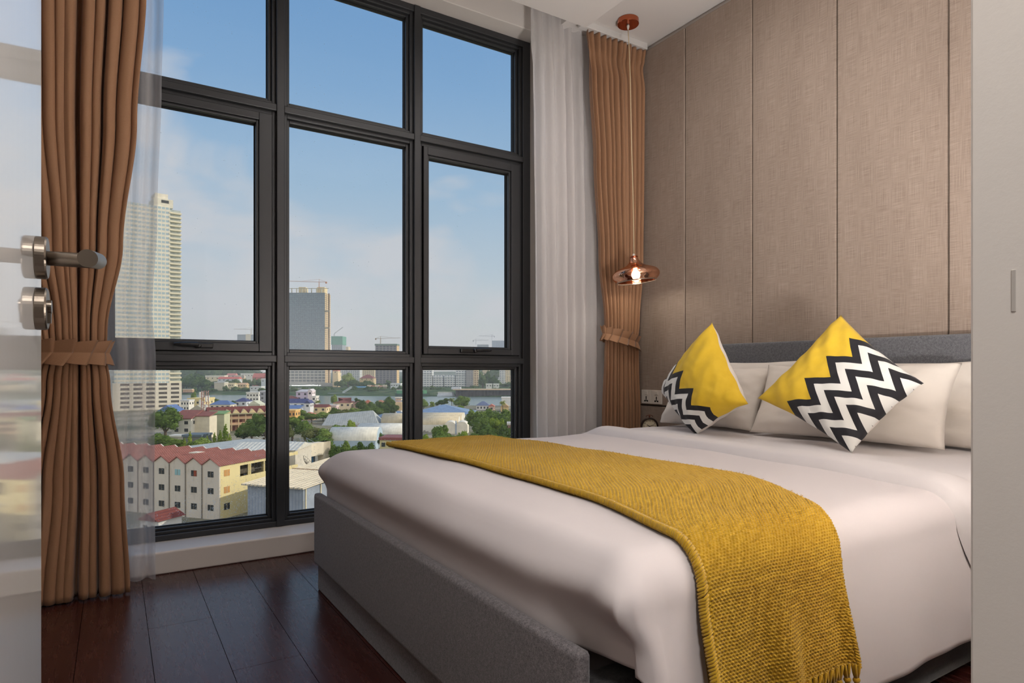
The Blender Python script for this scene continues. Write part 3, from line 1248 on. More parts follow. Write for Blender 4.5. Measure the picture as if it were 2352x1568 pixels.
def cushion(name, A, B_, C, D, th, seed, label, mat, n=56):
    """square scatter cushion over four corners; uv 0,0 at A, 1,0 at B, 1,1 at C, 0,1 at D. front first, then a white back"""
    nrm_ = ((B_ - A).cross(D - A) + (C - B_).cross(C - D) * 1.0)
    nrm_ = (C - A).cross(D - B_).normalized()
    if nrm_.x > 0:
        nrm_ = -nrm_
    bm = bmesh.new()
    uvl = bm.loops.layers.uv.new('UVMap')
    V = {}
    UV = {}

    def pt(s, i, j):
        edge = i in (0, n) or j in (0, n)
        key = (0 if edge else s, i, j)
        if key in V:
            return V[key]
        u, v = i / n, j / n
        a, b = 2 * u - 1, 2 * v - 1
        # edges drawn in between the pointed corners
        pin = 0.075
        uu = 0.5 + 0.5 * a * (1 - pin * (1 - b * b) * abs(a) ** 2)
        ww = 0.5 + 0.5 * b * (1 - pin * (1 - a * a) * abs(b) ** 2)
        p = (A * (1 - uu) + B_ * uu) * (1 - ww) + (D * (1 - uu) + C * uu) * ww
        prof = ((1 - a * a) * (1 - b * b)) ** 0.5
        prof = prof * 0.6 + 0.4 * ((1 - a ** 4) * (1 - b ** 4)) ** 0.6
        sg = 1 if s == 0 else -0.75
        wr = 0.007 * nz(a * 2.2 + seed, b * 2.2, s * 2.0) + 0.0035 * nz(a * 6 + seed, b * 6, s * 5.0)
        # puckers running in from the edges
        e = max(abs(a), abs(b))
        wr += 0.005 * (e ** 3) * (1 - e) * 6 * math.sin(a * 13 + b * 15 + seed)
        p = p + nrm_ * (sg * th / 2 * prof + (wr if not edge else 0.004 * math.sin(a * 9 + b * 11 + seed)))
        vt = bm.verts.new(p)
        V[key] = vt
        UV[vt] = (u, v)
        return vt

    for s in (0, 1):
        for i in range(n):
            for j in range(n):
                q = [pt(s, i, j), pt(s, i + 1, j), pt(s, i + 1, j + 1), pt(s, i, j + 1)]
                if s:
                    q = q[::-1]
                f = bm.faces.new(q)
                f.material_index = s
                for lp in f.loops:
                    lp[uvl].uv = UV[lp.vert]
    o = obj(name, bm, [mat, M_PILLOW], None, True)
    # seam piping: narrow white strip along the edge
    return tag(o, label, 'cushion', 'yellow chevron cushions')


# larger one: yellow edge runs from its left corner up to its top corner
cT, cL, cR, cB = on_x(1931, 722, 2.50), on_x(1741, 915, 2.305), on_x(2122, 880, 2.44), on_x(1957, 1040, 2.235)
cushion('chevron_cushion', cL, cB, cR, cT, 0.16, 2.0, 'yellow cushion with black and white chevrons standing on a corner, the larger of two', M_CHEV)
# smaller looking one by the drape: yellow edge runs from its right corner up to its top corner
cT, cL, cR, cB = on_x(1637, 740, 2.43), on_x(1520, 900, 2.475), on_x(1717, 927, 2.325), on_x(1598, 999, 2.315)
cushion('chevron_cushion', cR, cB, cL, cT, 0.23, 6.0, 'yellow chevron cushion turned towards the window, the one nearest the clock', M_CHEV2)

# ================================================================== PENDANT LAMP
def m_copper(name, rgb, rough=0.12):
    k = NT(name)
    k.bsdf(lin(rgb), rough, 1.0, 0.5)
    return k.m


def m_copper_glass():
    k = NT('copper_mirrored_glass')
    gl = k.n('BsdfGlossy')
    gl.inputs[0].default_value = lin((240, 192, 164))
    gl.inputs['Roughness'].default_value = 0.04
    tp = k.n('BsdfTransparent')
    tp.inputs[0].default_value = lin((255, 236, 222))
    mx = k.n('MixShader')
    lw = k.n('LayerWeight')
    lw.inputs['Blend'].default_value = 0.4
    k.l(k.math('MULTIPLY_ADD', lw.outputs['Facing'], 0.30, 0.70, clamp=True), mx.inputs[0])
    k.l(tp.outputs[0], mx.inputs[1]); k.l(gl.outputs[0], mx.inputs[2])
    k.l(mx.outputs[0], k.out.inputs['Surface'])
    return k.m


def m_bulb():
    k = NT('lit_bulb')
    e = k.n('Emission')
    e.inputs[0].default_value = (1.0, 0.90, 0.76, 1)
    e.inputs[1].default_value = 75.0
    k.l(e.outputs[0], k.out.inputs['Surface'])
    return k.m


M_COPPER = m_copper('polished_copper', (196, 112, 80), 0.16)
M_COPGLASS = m_copper_glass()
M_CORD = plain('pale_clear_cord', (206, 186, 150), 0.4)
M_CORDW = plain('white_cord_grip', (226, 218, 208), 0.4)

cz = on_z(1437, 40, ZC - 0.016)
can = Vector((2.642, 2.876, ZC))
sh = on_y(1456, 588, 2.800)              # top of the shade's neck
lamp_o = thing('pendant_lamp', can, 'copper glass pendant lamp on a long cord in front of the corner drape', 'pendant lamp')
bm = bmesh.new()
lathe(bm, [(0.060, 0.0), (0.064, -0.002), (0.065, -0.030), (0.062, -0.033), (0.0, -0.033)], 48, Matrix.Translation(can))
obj('canopy', bm, M_COPPER, lamp_o, True).modifiers.new('es', 'EDGE_SPLIT').split_angle = math.radians(35)
bm = bmesh.new()
lathe(bm, [(0.0075, 0.0), (0.0085, -0.012), (0.006, -0.022), (0.0035, -0.032), (0.0, -0.032)], 16, Matrix.Translation(can + Vector((-0.002, -0.002, -0.032))))
obj('cord_grip', bm, M_CORDW, lamp_o, True)
neck = sh + Vector((0, 0, 0.012))
p0 = can + Vector((-0.002, -0.002, -0.06))
pts = []
for i in range(31):
    f = i / 30
    p = p0.lerp(neck, f)
    p += Vector((0.010, 0.0, 0)) * math.sin(f * PI) * 0.6 + Vector((0.004 * math.sin(f * 9), 0, 0)) * (1 - f)
    pts.append(p)
bm = bmesh.new()
tube(bm, pts, 0.0028, 8)
obj('cord', bm, M_CORD, lamp_o, True)
TILT = Matrix.Rotation(math.radians(-6.0), 4, Vector((SN, CS, 0)))
MS = Matrix.Translation(sh) @ TILT
bm = bmesh.new()
lathe(bm, [(0.0, 0.014), (0.006, 0.014), (0.0095, 0.0), (0.0095, -0.004), (0.0, -0.004)], 20, MS)
obj('cord_cap', bm, M_CORDW, lamp_o, True)
bm = bmesh.new()
lathe(bm, [(0.0, 0.0), (0.020, 0.0), (0.0225, -0.002), (0.0235, -0.006), (0.0225, -0.010), (0.0, -0.011)], 36, MS)
obj('neck_ring', bm, M_COPPER, lamp_o, True)
prof = [(0.0215, -0.008), (0.024, -0.018), (0.029, -0.030), (0.038, -0.043), (0.054, -0.056), (0.076, -0.066), (0.100, -0.074), (0.120, -0.083), (0.133, -0.095), (0.139, -0.108), (0.1385, -0.120), (0.132, -0.133), (0.122, -0.143), (0.116, -0.150)]
# smooth the outline
fine = []
for a in range(len(prof) - 1):
    p_, q_ = prof[max(a - 1, 0)], prof[min(a + 2, len(prof) - 1)]
    for i in range(4):
        t_ = i / 4
        h = [0, 0]
        for c_ in (0, 1):
            b0, b1 = prof[a][c_], prof[a + 1][c_]
            m0, m1 = (b1 - p_[c_]) / 2, (q_[c_] - b0) / 2
            h[c_] = (2 * t_ ** 3 - 3 * t_ ** 2 + 1) * b0 + (t_ ** 3 - 2 * t_ ** 2 + t_) * m0 + (-2 * t_ ** 3 + 3 * t_ ** 2) * b1 + (t_ ** 3 - t_ ** 2) * m1
        fine.append(tuple(h))
fine.append(prof[-1])
bm = bmesh.new()
lathe(bm, fine, 64, MS, cap=False)
shade = obj('lamp_shade', bm, M_COPGLASS, lamp_o, True)
md = shade.modifiers.new('thickness', 'SOLIDIFY')
md.thickness = 0.0025
bm = bmesh.new()
lathe(bm, [(0.1145, -0.149), (0.1175, -0.149), (0.1180, -0.153), (0.1160, -0.156), (0.1140, -0.153)], 64, MS, cap=False)
obj('shade_rim', bm, plain('clear_glass_rim', (176, 160, 146), 0.12, 0.7), lamp_o, True)
bm = bmesh.new()
lathe(bm, [(0.0, -0.010), (0.014, -0.010), (0.016, -0.05), (0.014, -0.070), (0.0, -0.070)], 24, MS)
obj('bulb_holder', bm, m_copper('brass_holder', (150, 110, 70), 0.3), lamp_o, True)
bm = bmesh.new()
bmesh.ops.create_uvsphere(bm, u_segments=24, v_segments=16, radius=0.026, matrix=MS @ Matrix.Translation((0, 0, -0.112)) @ Matrix.Diagonal((1, 1, 1.1, 1)))
lathe(bm, [(0.012, -0.068), (0.013, -0.085), (0.020, -0.096)], 20, MS)
obj('bulb', bm, m_bulb(), lamp_o, True)

# ================================================================== BEDSIDE TABLE, CLOCK, SOCKETS
M_WOOD = plain('dark_walnut', (62, 42, 32), 0.4, var=0.15, vscale=6)
ns = thing('bedside_table', (2.70, 2.83, 0), 'dark wooden bedside table hidden behind the far side of the bed', 'bedside table')
TZ = 0.500
obj('table_top', bx(2.47, 2.685, TZ - 0.022, 2.935, 2.965, TZ), M_WOOD, ns, bevel=0.003)
obj('cabinet', bx(2.49, 2.695, 0.12, 2.93, 2.955, TZ - 0.022), M_WOOD, ns, bevel=0.003)
dw = obj('drawer_front', bx(2.478, 2.70, 0.29, 2.489, 2.95, 0.465), M_WOOD, ns, bevel=0.002)
for (x, y) in ((2.51, 2.71), (2.91, 2.71), (2.51, 2.94), (2.91, 2.94)):
    bm = bmesh.new()
    tube(bm, [(x, y, 0), (x, y, 0.12)], [0.011, 0.016], 14)
    obj('leg', bm, M_WOOD, ns, True)

M_BRONZE = plain('antique_dark_bronze', (52, 40, 34), 0.4, 0.6)
M_BRASSRED = plain('aged_copper_fitting', (110, 62, 46), 0.35, 0.8)
M_DIAL = plain('cream_dial', (222, 208, 178), 0.6, var=0.04, vscale=30)
M_INK = plain('black_dial_print', (24, 20, 18), 0.6)
cc = Vector((2.74, 2.795, TZ + 0.062))
ang = math.atan2(-cc.x, -cc.y)       # dial turned towards the foot of the bed and the door
MC = Matrix.Translation(cc) @ Matrix.Rotation(-math.radians(38), 4, 'Z') @ Matrix.Rotation(PI / 2, 4, 'X')   # local z is out of the dial
clk = thing('alarm_clock', (cc.x, cc.y, TZ), 'small round dark bronze alarm clock beside the chevron cushion', 'clock')
bm = bmesh.new()
lathe(bm, [(0.0, -0.03), (0.036, -0.03), (0.046, -0.022), (0.052, -0.008), (0.053, 0.006), (0.052, 0.013), (0.047, 0.016), (0.043, 0.013), (0.0425, 0.006)], 48, MC, cap=False)
obj('case', bm, M_BRONZE, clk, True)
bm = bmesh.new()
lathe(bm, [(0.0, 0.0062), (0.0428, 0.006)], 48, MC, cap=False)
dial = obj('dial', bm, M_DIAL, clk)
for h in range(12):
    a = PI / 2 - (h if h else 12) * PI / 6
    cu = bpy.data.curves.new('numeral', 'FONT')
    cu.body = str(h if h else 12)
    cu.size = 0.0125
    cu.align_x = 'CENTER'
    cu.align_y = 'CENTER'
    cu.extrude = 0.0002
    tmp = bpy.data.objects.new('numeral', cu)
    COL.objects.link(tmp)
    bpy.context.view_layer.update()
    me = bpy.data.meshes.new_from_object(tmp.evaluated_get(bpy.context.evaluated_depsgraph_get()))
    bpy.data.objects.remove(tmp)
    bpy.data.curves.remove(cu)
    me.materials.clear()
    me.materials.append(M_INK)
    t_ = bpy.data.objects.new('numeral', me)
    COL.objects.link(t_)
    t_.parent = dial
    t_.matrix_local = MC @ Matrix.Translation((0.0335 * math.cos(a), 0.0335 * math.sin(a), 0.0066))
for nm, a, ln, wd in (('hour_hand', math.radians(150), 0.019, 0.0016), ('minute_hand', math.radians(20), 0.028, 0.0011)):
    bm = bmesh.new()
    box(bm, -0.004, -wd, 0.0074, ln, wd, 0.0082, M=MC @ Matrix.Rotation(a, 4, 'Z'))
    obj(nm, bm, M_INK, clk)
for sg in (-1, 1):
    bm = bmesh.new()
    tube(bm, [MC @ Vector((sg * 0.024, -0.044, 0)), MC @ Vector((sg * 0.032, -0.0615, 0))], [0.0045, 0.0035], 10)
    obj('foot', bm, M_BRONZE, clk, True)
bm = bmesh.new()
tube(bm, [MC @ Vector((0, 0.050, 0)), MC @ Vector((0, 0.060, 0)), MC @ Vector((0, 0.066, 0))], [0.0055, 0.005, 0.003], 12)
obj('winding_knob', bm, M_BRASSRED, clk, True)
bm = bmesh.new()
tube(bm, [MC @ Vector((0.020 * math.cos(t_), 0.056 + 0.012 * math.sin(t_), 0)) for t_ in [PI * i / 12 for i in range(13)]], 0.0018, 8)
obj('carry_ring', bm, M_BRASSRED, clk, True)

M_PLATE = plain('white_socket_plate', (222, 214, 204), 0.4)
M_HOLE = plain('socket_slots', (20, 18, 18), 0.8)
for k, yc_ in enumerate((3.030, 2.938)):
    so = thing('wall_socket', (XR, yc_, 0.727), ['white wall socket half hidden by the corner drape', 'white wall socket just left of the chevron cushion'][k], 'wall socket', 'paired white wall sockets')
    obj('plate', slab(XR - 0.009, yc_ - 0.0445, 0.682, XR + 0.001, yc_ + 0.0445, 0.772, 0.003, 2), M_PLATE, so)
    bm = bmesh.new()
    x0_ = XR - 0.0098
    for (dy, dz, w_, h_) in ((0.0, -0.006, 0.004, 0.010), (-0.011, -0.026, 0.006, 0.005), (0.011, -0.026, 0.006, 0.005), (0, -0.022, 0.0035, 0.004)):
        box(bm, x0_, yc_ + dy - w_, 0.727 + dz - h_, x0_ + 0.002, yc_ + dy + w_, 0.727 + dz + h_)
    obj('socket_holes', bm, M_HOLE, so)
    obj('rocker_switch', bx(XR - 0.0115, yc_ - 0.013, 0.742, XR - 0.0085, yc_ + 0.013, 0.764), M_PLATE, so, bevel=0.001)
# ================================================================== THE CITY OUTSIDE
ZG = -28.5                    # street level below the bedroom floor
KG = (EYE - ZG) * FPX


def t_of(yb):
    """metres ahead for a ground point seen at height yb"""
    return KG / (yb - HY)


LATV, FWD = Vector((CS, -SN, 0)), Vector((SN, CS, 0))


def part(name, bm, mats, parent, smooth=False, mesh=None):
    """part modelled in the thing's own axes"""
    if mesh is None:
        mesh = bpy.data.meshes.new(name)
        bmesh.ops.recalc_face_normals(bm, faces=bm.faces[:])
        bm.to_mesh(mesh)
        bm.free()
        for m in (mats if isinstance(mats, (list, tuple)) else [mats]):
            mesh.materials.append(m)
        if smooth:
            for p in mesh.polygons:
                p.use_smooth = True
    o = bpy.data.objects.new(name, mesh)
    COL.objects.link(o)
    o.parent = parent
    return o


def again(o, parent, loc):
    c = o.copy()
    COL.objects.link(c)
    c.parent = parent
    c.location = loc
    return c


def m_facade(name, wall, win, bw, fh, ww=0.6, wh=0.55, ox=0.0, oz=0.0, rough=0.7, var=0.12):
    k = NT(name)
    tc_ = k.n('TexCoord')
    sp = k.n('SeparateXYZ')
    k.l(tc_.outputs['Object'], sp.inputs[0])
    h = k.math('ADD', sp.outputs[0], sp.outputs[1])
    fx = k.math('FRACT', k.math('DIVIDE', k.math('ADD', h, 500.0 + ox), bw))
    fz = k.math('FRACT', k.math('DIVIDE', k.math('ADD', sp.outputs[2], 500.0 + oz), fh))
    a = k.math('MULTIPLY', k.math('GREATER_THAN', fx, (1 - ww) / 2), k.math('LESS_THAN', fx, (1 + ww) / 2))
    b = k.math('MULTIPLY', k.math('GREATER_THAN', fz, 0.25), k.math('LESS_THAN', fz, 0.25 + wh))
    geo = k.n('NewGeometry')
    sn = k.n('SeparateXYZ')
    k.l(geo.outputs['Normal'], sn.inputs[0])
    up = k.math('LESS_THAN', k.math('ABSOLUTE', sn.outputs[2]), 0.5)
    m = k.math('MULTIPLY', k.math('MULTIPLY', a, b), up)
    n = k.noise(tc_.outputs['Object'], 0.35, 4)
    lo = tuple(c * (1 - var) for c in lin(wall)[:3]) + (1,)
    hi = tuple(min(1, c * (1 + var)) for c in lin(wall)[:3]) + (1,)
    wc = k.ramp(n, [(0.3, lo), (0.7, hi)])
    c = k.mix(m, wc, lin(win))
    r_ = k.math('MULTIPLY_ADD', m, -0.45, rough)
    k.bsdf(c, r_, 0, 0.4)
    return k.m


def m_roof(name, rgb, pitch=0.5, axis=0, rough=0.6, depth=0.5, var=0.14):
    """ribbed sheet or tile roof"""
    k = NT(name)
    tc_ = k.n('TexCoord')
    sp = k.n('SeparateXYZ')
    k.l(tc_.outputs['Object'], sp.inputs[0])
    w_ = k.math('SINE', k.math('MULTIPLY', sp.outputs[axis], 2 * PI / pitch))
    n = k.noise(tc_.outputs['Object'], 0.5, 5)
    lo = tuple(c * (1 - var) for c in lin(rgb)[:3]) + (1,)
    hi = tuple(min(1, c * (1 + var)) for c in lin(rgb)[:3]) + (1,)
    b = k.bsdf(k.ramp(n, [(0.3, lo), (0.7, hi)]), rough, 0, 0.3)
    k.bump(w_, depth, pitch * 0.25, b)
    return k.m


_pc = {}


def P_(rgb, rough=0.75, var=0.10, vs=0.4):
    key = (rgb, rough)
    if key not in _pc:
        _pc[key] = plain('paint_%02x%02x%02x' % rgb, rgb, rough, 0, 0.3, var, vs)
    return _pc[key]


M_WIN = plain('dark_outdoor_window', (62, 66, 68), 0.25, 0, 0.5, 0.2, 0.7)

# ---------------------------------------------------------------- ground, river, far bank
def m_ground():
    k = NT('dusty_city_ground')
    v = k.coord('Object')
    n = k.noise(v, 0.03, 6)
    n2 = k.noise(v, 0.4, 3)
    f = k.math('ADD', k.math('MULTIPLY', n, 0.7), k.math('MULTIPLY', n2, 0.3))
    k.bsdf(k.ramp(f, [(0.36, lin((84, 94, 66))), (0.5, lin((134, 130, 112))), (0.66, lin((168, 160, 144)))]), 0.9, 0, 0.1)
    return k.m


def m_water():
    k = NT('grey_green_river_water')
    v = k.coord('Object', (1, 1, 1))
    b = k.bsdf(lin((120, 138, 134)), 0.24, 0, 0.5)
    k.bump(k.noise(v, 0.25, 3), 0.12, 0.5, b)
    return k.m


def m_bank():
    k = NT('green_river_bank')
    v = k.coord('Object')
    n = k.noise(v, 0.08, 5)
    k.bsdf(k.ramp(n, [(0.36, lin((44, 68, 44))), (0.54, lin((72, 96, 60))), (0.7, lin((116, 116, 92)))]), 0.95, 0, 0.1)
    return k.m


def line_pts(y0, y1, z, xa=-1400, xb=2600):
    """ground line seen from (300, y0) to (1250, y1), drawn out both ways"""
    A, B_ = on_z(300, y0, z), on_z(1250, y1, z)
    d = (B_ - A).normalized()
    return A - d * 1500, B_ + d * 2500


n0, n1 = line_pts(926, 932, ZG)
f0, f1 = line_pts(904.5, 911, ZG - 0.6)
away = Vector((-(n1 - n0).y, (n1 - n0).x, 0)).normalized()
bm = bmesh.new()
vs = [bm.verts.new(p) for p in (n0 - away * 2500, n1 - away * 2500, n1, n0)]
bm.faces.new(vs)
lo = [bm.verts.new(p + Vector((0, 0, -1.5)) + away * 4) for p in (n0, n1)]
bm.faces.new((vs[3], vs[2], lo[1], lo[0]))
tag(obj('ground_near', bm, m_ground()), 'ground of the city on this side of the river', kind='structure')
bm = bmesh.new()
bm.faces.new([bm.verts.new(p + Vector((0, 0, -0.6))) for p in (n0 - away * 30, n1 - away * 30, f1 + away * 60, f0 + away * 60)])
tag(obj('river_water', bm, m_water()), 'grey green river crossing the view', kind='structure')
bm = bmesh.new()
ZF = ZG + 4.0
rows = [(0, ZG - 1.2), (14, ZG + 0.8), (46, ZG + 2.6), (70, ZF), (9000, ZF + 6)]
vv_ = []
for off, z in rows:
    vv_.append([bm.verts.new((f0.lerp(f1, i / 60).x + away.x * off, f0.lerp(f1, i / 60).y + away.y * off, z + (0.8 * nz(i * 0.7, off * 0.1) if 0 < off < 9000 else 0))) for i in range(61)])
for a, b in zip(vv_, vv_[1:]):
    for i in range(60):
        bm.faces.new((a[i], a[i + 1], b[i + 1], b[i]))
tag(obj('ground_far', bm, m_bank(), None, True), 'green far bank and city ground beyond the river', kind='structure')

# ---------------------------------------------------------------- trees
def m_leaf(name, a, b_, trans=(120, 150, 40)):
    k = NT(name)
    oi = k.n('ObjectInfo')
    geo = k.n('NewGeometry')
    n = k.noise(geo.outputs['Position'], 0.6, 3)
    f = k.math('ADD', k.math('MULTIPLY', n, 0.7), k.math('MULTIPLY', oi.outputs['Random'], 0.3))
    c = k.ramp(f, [(0.25, lin(a)), (0.75, lin(b_))])
    d = k.n('BsdfDiffuse')
    k.l(c, d.inputs[0])
    t_ = k.n('BsdfTranslucent')
    k.l(k.mix(0.5, c, lin(trans)), t_.inputs[0])
    mx = k.n('MixShader')
    mx.inputs[0].default_value = 0.28
    k.l(d.outputs[0], mx.inputs[1]); k.l(t_.outputs[0], mx.inputs[2])
    k.l(mx.outputs[0], k.out.inputs['Surface'])
    return k.m


M_LEAF = {'dark': m_leaf('dark_green_leaves', (66, 88, 46), (116, 140, 74)), 'mid': m_leaf('green_leaves', (90, 116, 58), (148, 168, 92)),
          'light': m_leaf('yellow_green_leaves', (104, 132, 50), (168, 184, 88)), 'olive': m_leaf('olive_leaves', (94, 104, 62), (150, 152, 98)), 'far': m_leaf('far_green_leaves', (60, 86, 52), (112, 136, 84))}
M_BARK = plain('grey_brown_bark', (92, 80, 66), 0.9, var=0.2, vscale=2)


def crown_mesh(kind, seed, nleaf, ls, mat):
    """crown of unit height 1 and unit width 1, standing on z = 0"""
    r = random.Random(seed)
    bm = bmesh.new()
    blobs = []
    if kind == 'round':
        blobs = [(0, 0, 0.56, 0.36)] + [(0.27 * math.cos(a), 0.27 * math.sin(a), r.uniform(0.34, 0.66), r.uniform(0.16, 0.25)) for a in [i * 1.05 + r.random() for i in range(7)]] + [(r.uniform(-.15, .15), r.uniform(-.15, .15), 0.80, 0.18)]
    elif kind == 'spread':
        blobs = [(0, 0, 0.6, 0.28)] + [(0.36 * math.cos(a) * r.uniform(.6, 1), 0.36 * math.sin(a) * r.uniform(.6, 1), r.uniform(0.42, 0.85), r.uniform(0.10, 0.18)) for a in [i * 0.66 + r.random() for i in range(12)]]
    elif kind == 'column':
        blobs = [(r.uniform(-.10, .10), r.uniform(-.10, .10), 0.10 + 0.82 * i / 11, (0.40 * (1 - (i / 11) ** 2.0) + 0.10) * r.uniform(.8, 1.1)) for i in range(12)]
    sq = 0.26 if kind == 'column' else 0.85
    for (x, y, z, q) in blobs:
        m = Matrix.Translation((x, y, z)) @ Matrix.Diagonal((q * 0.80, q * 0.80, q * 0.80 * (sq if kind == 'column' else 0.85), 1))
        s = bmesh.ops.create_icosphere(bm, subdivisions=2, radius=1, matrix=m)
        for v in s['verts']:
            d = v.co - Vector((x, y, z))
            v.co += d * 0.35 * nz(v.co.x * 9 + seed, v.co.y * 9, v.co.z * 9)
    tot = sum(b[3] ** 2 for b in blobs)
    for (x, y, z, q) in blobs:
        for i in range(int(nleaf * q * q / tot)):
            d = Vector((r.gauss(0, 1), r.gauss(0, 1), r.gauss(0, 1) + 0.25)).normalized()
            rr = q * r.uniform(0.72, 1.10)
            c = Vector((x + d.x * rr, y + d.y * rr, z + d.z * rr * (sq * 0.6 if kind == 'column' else 0.85)))
            nrm = (d + Vector((r.gauss(0, .5), r.gauss(0, .5), r.gauss(0, .5)))).normalized()
            a = nrm.cross(Vector((0, 0, 1)))
            if a.length < 0.05:
                a = Vector((1, 0, 0))
            a.normalize()
            b = nrm.cross(a)
            s = ls * r.uniform(0.6, 1.3)
            sx, sz = s, s * (0.30 if kind == 'column' else 0.75)
            if kind == 'column':
                sx *= 1.4
            bm.faces.new([bm.verts.new(c + a * ka * sx + b * kb * sz * 1.0) for ka, kb in ((-.5, -.1), (0.0, -.5), (.5, 0.1), (0.05, .5))])
    me = bpy.data.meshes.new('crown')
    bm.to_mesh(me)
    bm.free()
    me.materials.append(mat)
    for p in me.polygons:
        p.use_smooth = len(p.vertices) == 3
    return me


def trunk_mesh():
    bm = bmesh.new()
    tube(bm, [(0, 0, -0.02), (0.01, 0, 0.25), (-0.01, 0.01, 0.6)], [0.05, 0.035, 0.015], 8)
    for a in (0.3, 2.2, 4.1):
        tube(bm, [(0, 0, 0.24), (0.12 * math.cos(a), 0.12 * math.sin(a), 0.42), (0.2 * math.cos(a), 0.2 * math.sin(a), 0.62)], [0.022, 0.015, 0.006], 6)
    me = bpy.data.meshes.new('trunk')
    bm.to_mesh(me)
    bm.free()
    me.materials.append(M_BARK)
    return me


TR = trunk_mesh()
CR = {}
for kd in ('round', 'spread', 'column'):
    for mt_ in ('dark', 'mid', 'light', 'olive', 'far'):
        if kd == 'column' and mt_ != 'light':
            continue
        if mt_ == 'far' and kd != 'round':
            continue
        far_ = mt_ == 'far'
        CR[(kd, mt_)] = [crown_mesh(kd, s * 7 + len(mt_) + len(kd), 260 if far_ else 1500, 0.16 if far_ else (0.075 if kd != 'column' else 0.20), M_LEAF[mt_]) for s in ((1, 2, 3) if kd != 'column' else (1, 2))]
_tn = [0]


def tree(x, yb, yt, wpx, kind, mt_, label, group, t=None, name='tree', z=None, lift=None):
    """tree standing at pixel x; foot (or hidden foot) seen at yb, top at yt"""
    if t is None:
        t = t_of(yb)
    g = ZG if z is None else z
    base = at(x, HY, t)
    base.z = g
    top = EYE + (HY - yt) / FPX * t
    h = top - g
    w_ = wpx / FPX * t
    _tn[0] += 1
    r = random.Random(_tn[0] * 13)
    root = thing(name, base, label, 'tree', group, rz=r.random() * 6.28)
    lo = lift if lift is not None else (0.10 if kind != 'column' else 0.05)
    c = part('crown', None, None, root, mesh=r.choice(CR[(kind, mt_)]))
    c.location = (0, 0, h * lo)
    c.scale = (w_, w_, h * (1 - lo))
    k = part('trunk', None, None, root, mesh=TR)
    k.scale = (min(h, w_ * 1.2), min(h, w_ * 1.2), h * 0.95)
    return root


# ---------------------------------------------------------------- building helpers
def frame(name, x0, t, label, cat='building', group=None, yaw=0.0, z=ZG):
    """Empty at the front left foot, local x to the right, y away from the window"""
    p = at(x0, HY, t)
    p.z = z
    return thing(name, p, label, cat, group, rz=-TH - yaw)


def span(x0, t, x1, yaw):
    """width along a front turned by yaw that starts at x0 and is seen to end at x1"""
    a, c = math.sin(yaw), math.cos(yaw)          # depth lost and sideways gained per metre
    l0, r1 = (x0 - CX) / FPX * t, (x1 - CX) / FPX
    return (r1 * t - l0) / (c + r1 * a)


def hz_of(y, t, z=ZG):
    """height above the ground of what is seen at y, t metres ahead"""
    return EYE + (HY - y) / FPX * t - z


def gable(bm, x0, y0, x1, y1, z0, z1, along='x', over=0.4, mi=0):
    """gable roof solid, ridge along x or y"""
    x0, x1, y0, y1 = x0 - over, x1 + over, y0 - over, y1 + over
    if along == 'x':
        ym = (y0 + y1) / 2
        P = [(x0, y0, z0), (x1, y0, z0), (x1, y1, z0), (x0, y1, z0), (x0, ym, z1), (x1, ym, z1)]
        F = [(0, 1, 5, 4), (2, 3, 4, 5), (0, 4, 3), (1, 2, 5), (0, 3, 2, 1)]
    else:
        xm = (x0 + x1) / 2
        P = [(x0, y0, z0), (x1, y0, z0), (x1, y1, z0), (x0, y1, z0), (xm, y0, z1), (xm, y1, z1)]
        F = [(1, 2, 5, 4), (3, 0, 4, 5), (0, 1, 4), (2, 3, 5), (0, 3, 2, 1)]
    v = [bm.verts.new(p) for p in P]
    for f in F:
        bm.faces.new([v[i] for i in f]).material_index = mi


def hip(bm, x0, y0, x1, y1, z0, z1, inset, over=0.4, mi=0):
    x0, x1, y0, y1 = x0 - over, x1 + over, y0 - over, y1 + over
    ym = (y0 + y1) / 2
    v = [bm.verts.new(p) for p in ((x0, y0, z0), (x1, y0, z0), (x1, y1, z0), (x0, y1, z0), (x0 + inset, ym, z1), (x1 - inset, ym, z1))]
    for f in ((0, 1, 5, 4), (2, 3, 4, 5), (0, 4, 3), (1, 2, 5), (0, 3, 2, 1)):
        bm.faces.new([v[i] for i in f]).material_index = mi


_wm = {}


def windows(root, spots, w_, h_, mat=None, proud=0.04, face='front', name='window'):
    """one window object per spot (local x, z of its middle), a recessed-looking pane in a thin surround"""
    mat = mat or M_WIN
    key = (round(w_, 2), round(h_, 2), mat.name, face)
    for (a, b, *rest) in spots:
        d = rest[0] if rest else 0.0
        if key not in _wm:
            bm = bmesh.new()
            if face == 'front':
                box(bm, -w_ / 2, -proud, -h_ / 2, w_ / 2, 0.05, h_ / 2)
            else:
                box(bm, -0.05, -w_ / 2, -h_ / 2, proud, w_ / 2, h_ / 2)
            _wm[key] = part(name, bm, mat, root).data
            o = [c for c in root.children if c.data is _wm[key]][-1]
        else:
            o = part(name, None, None, root, mesh=_wm[key])
        o.location = (a, d, b) if face == 'front' else (d, a, b)


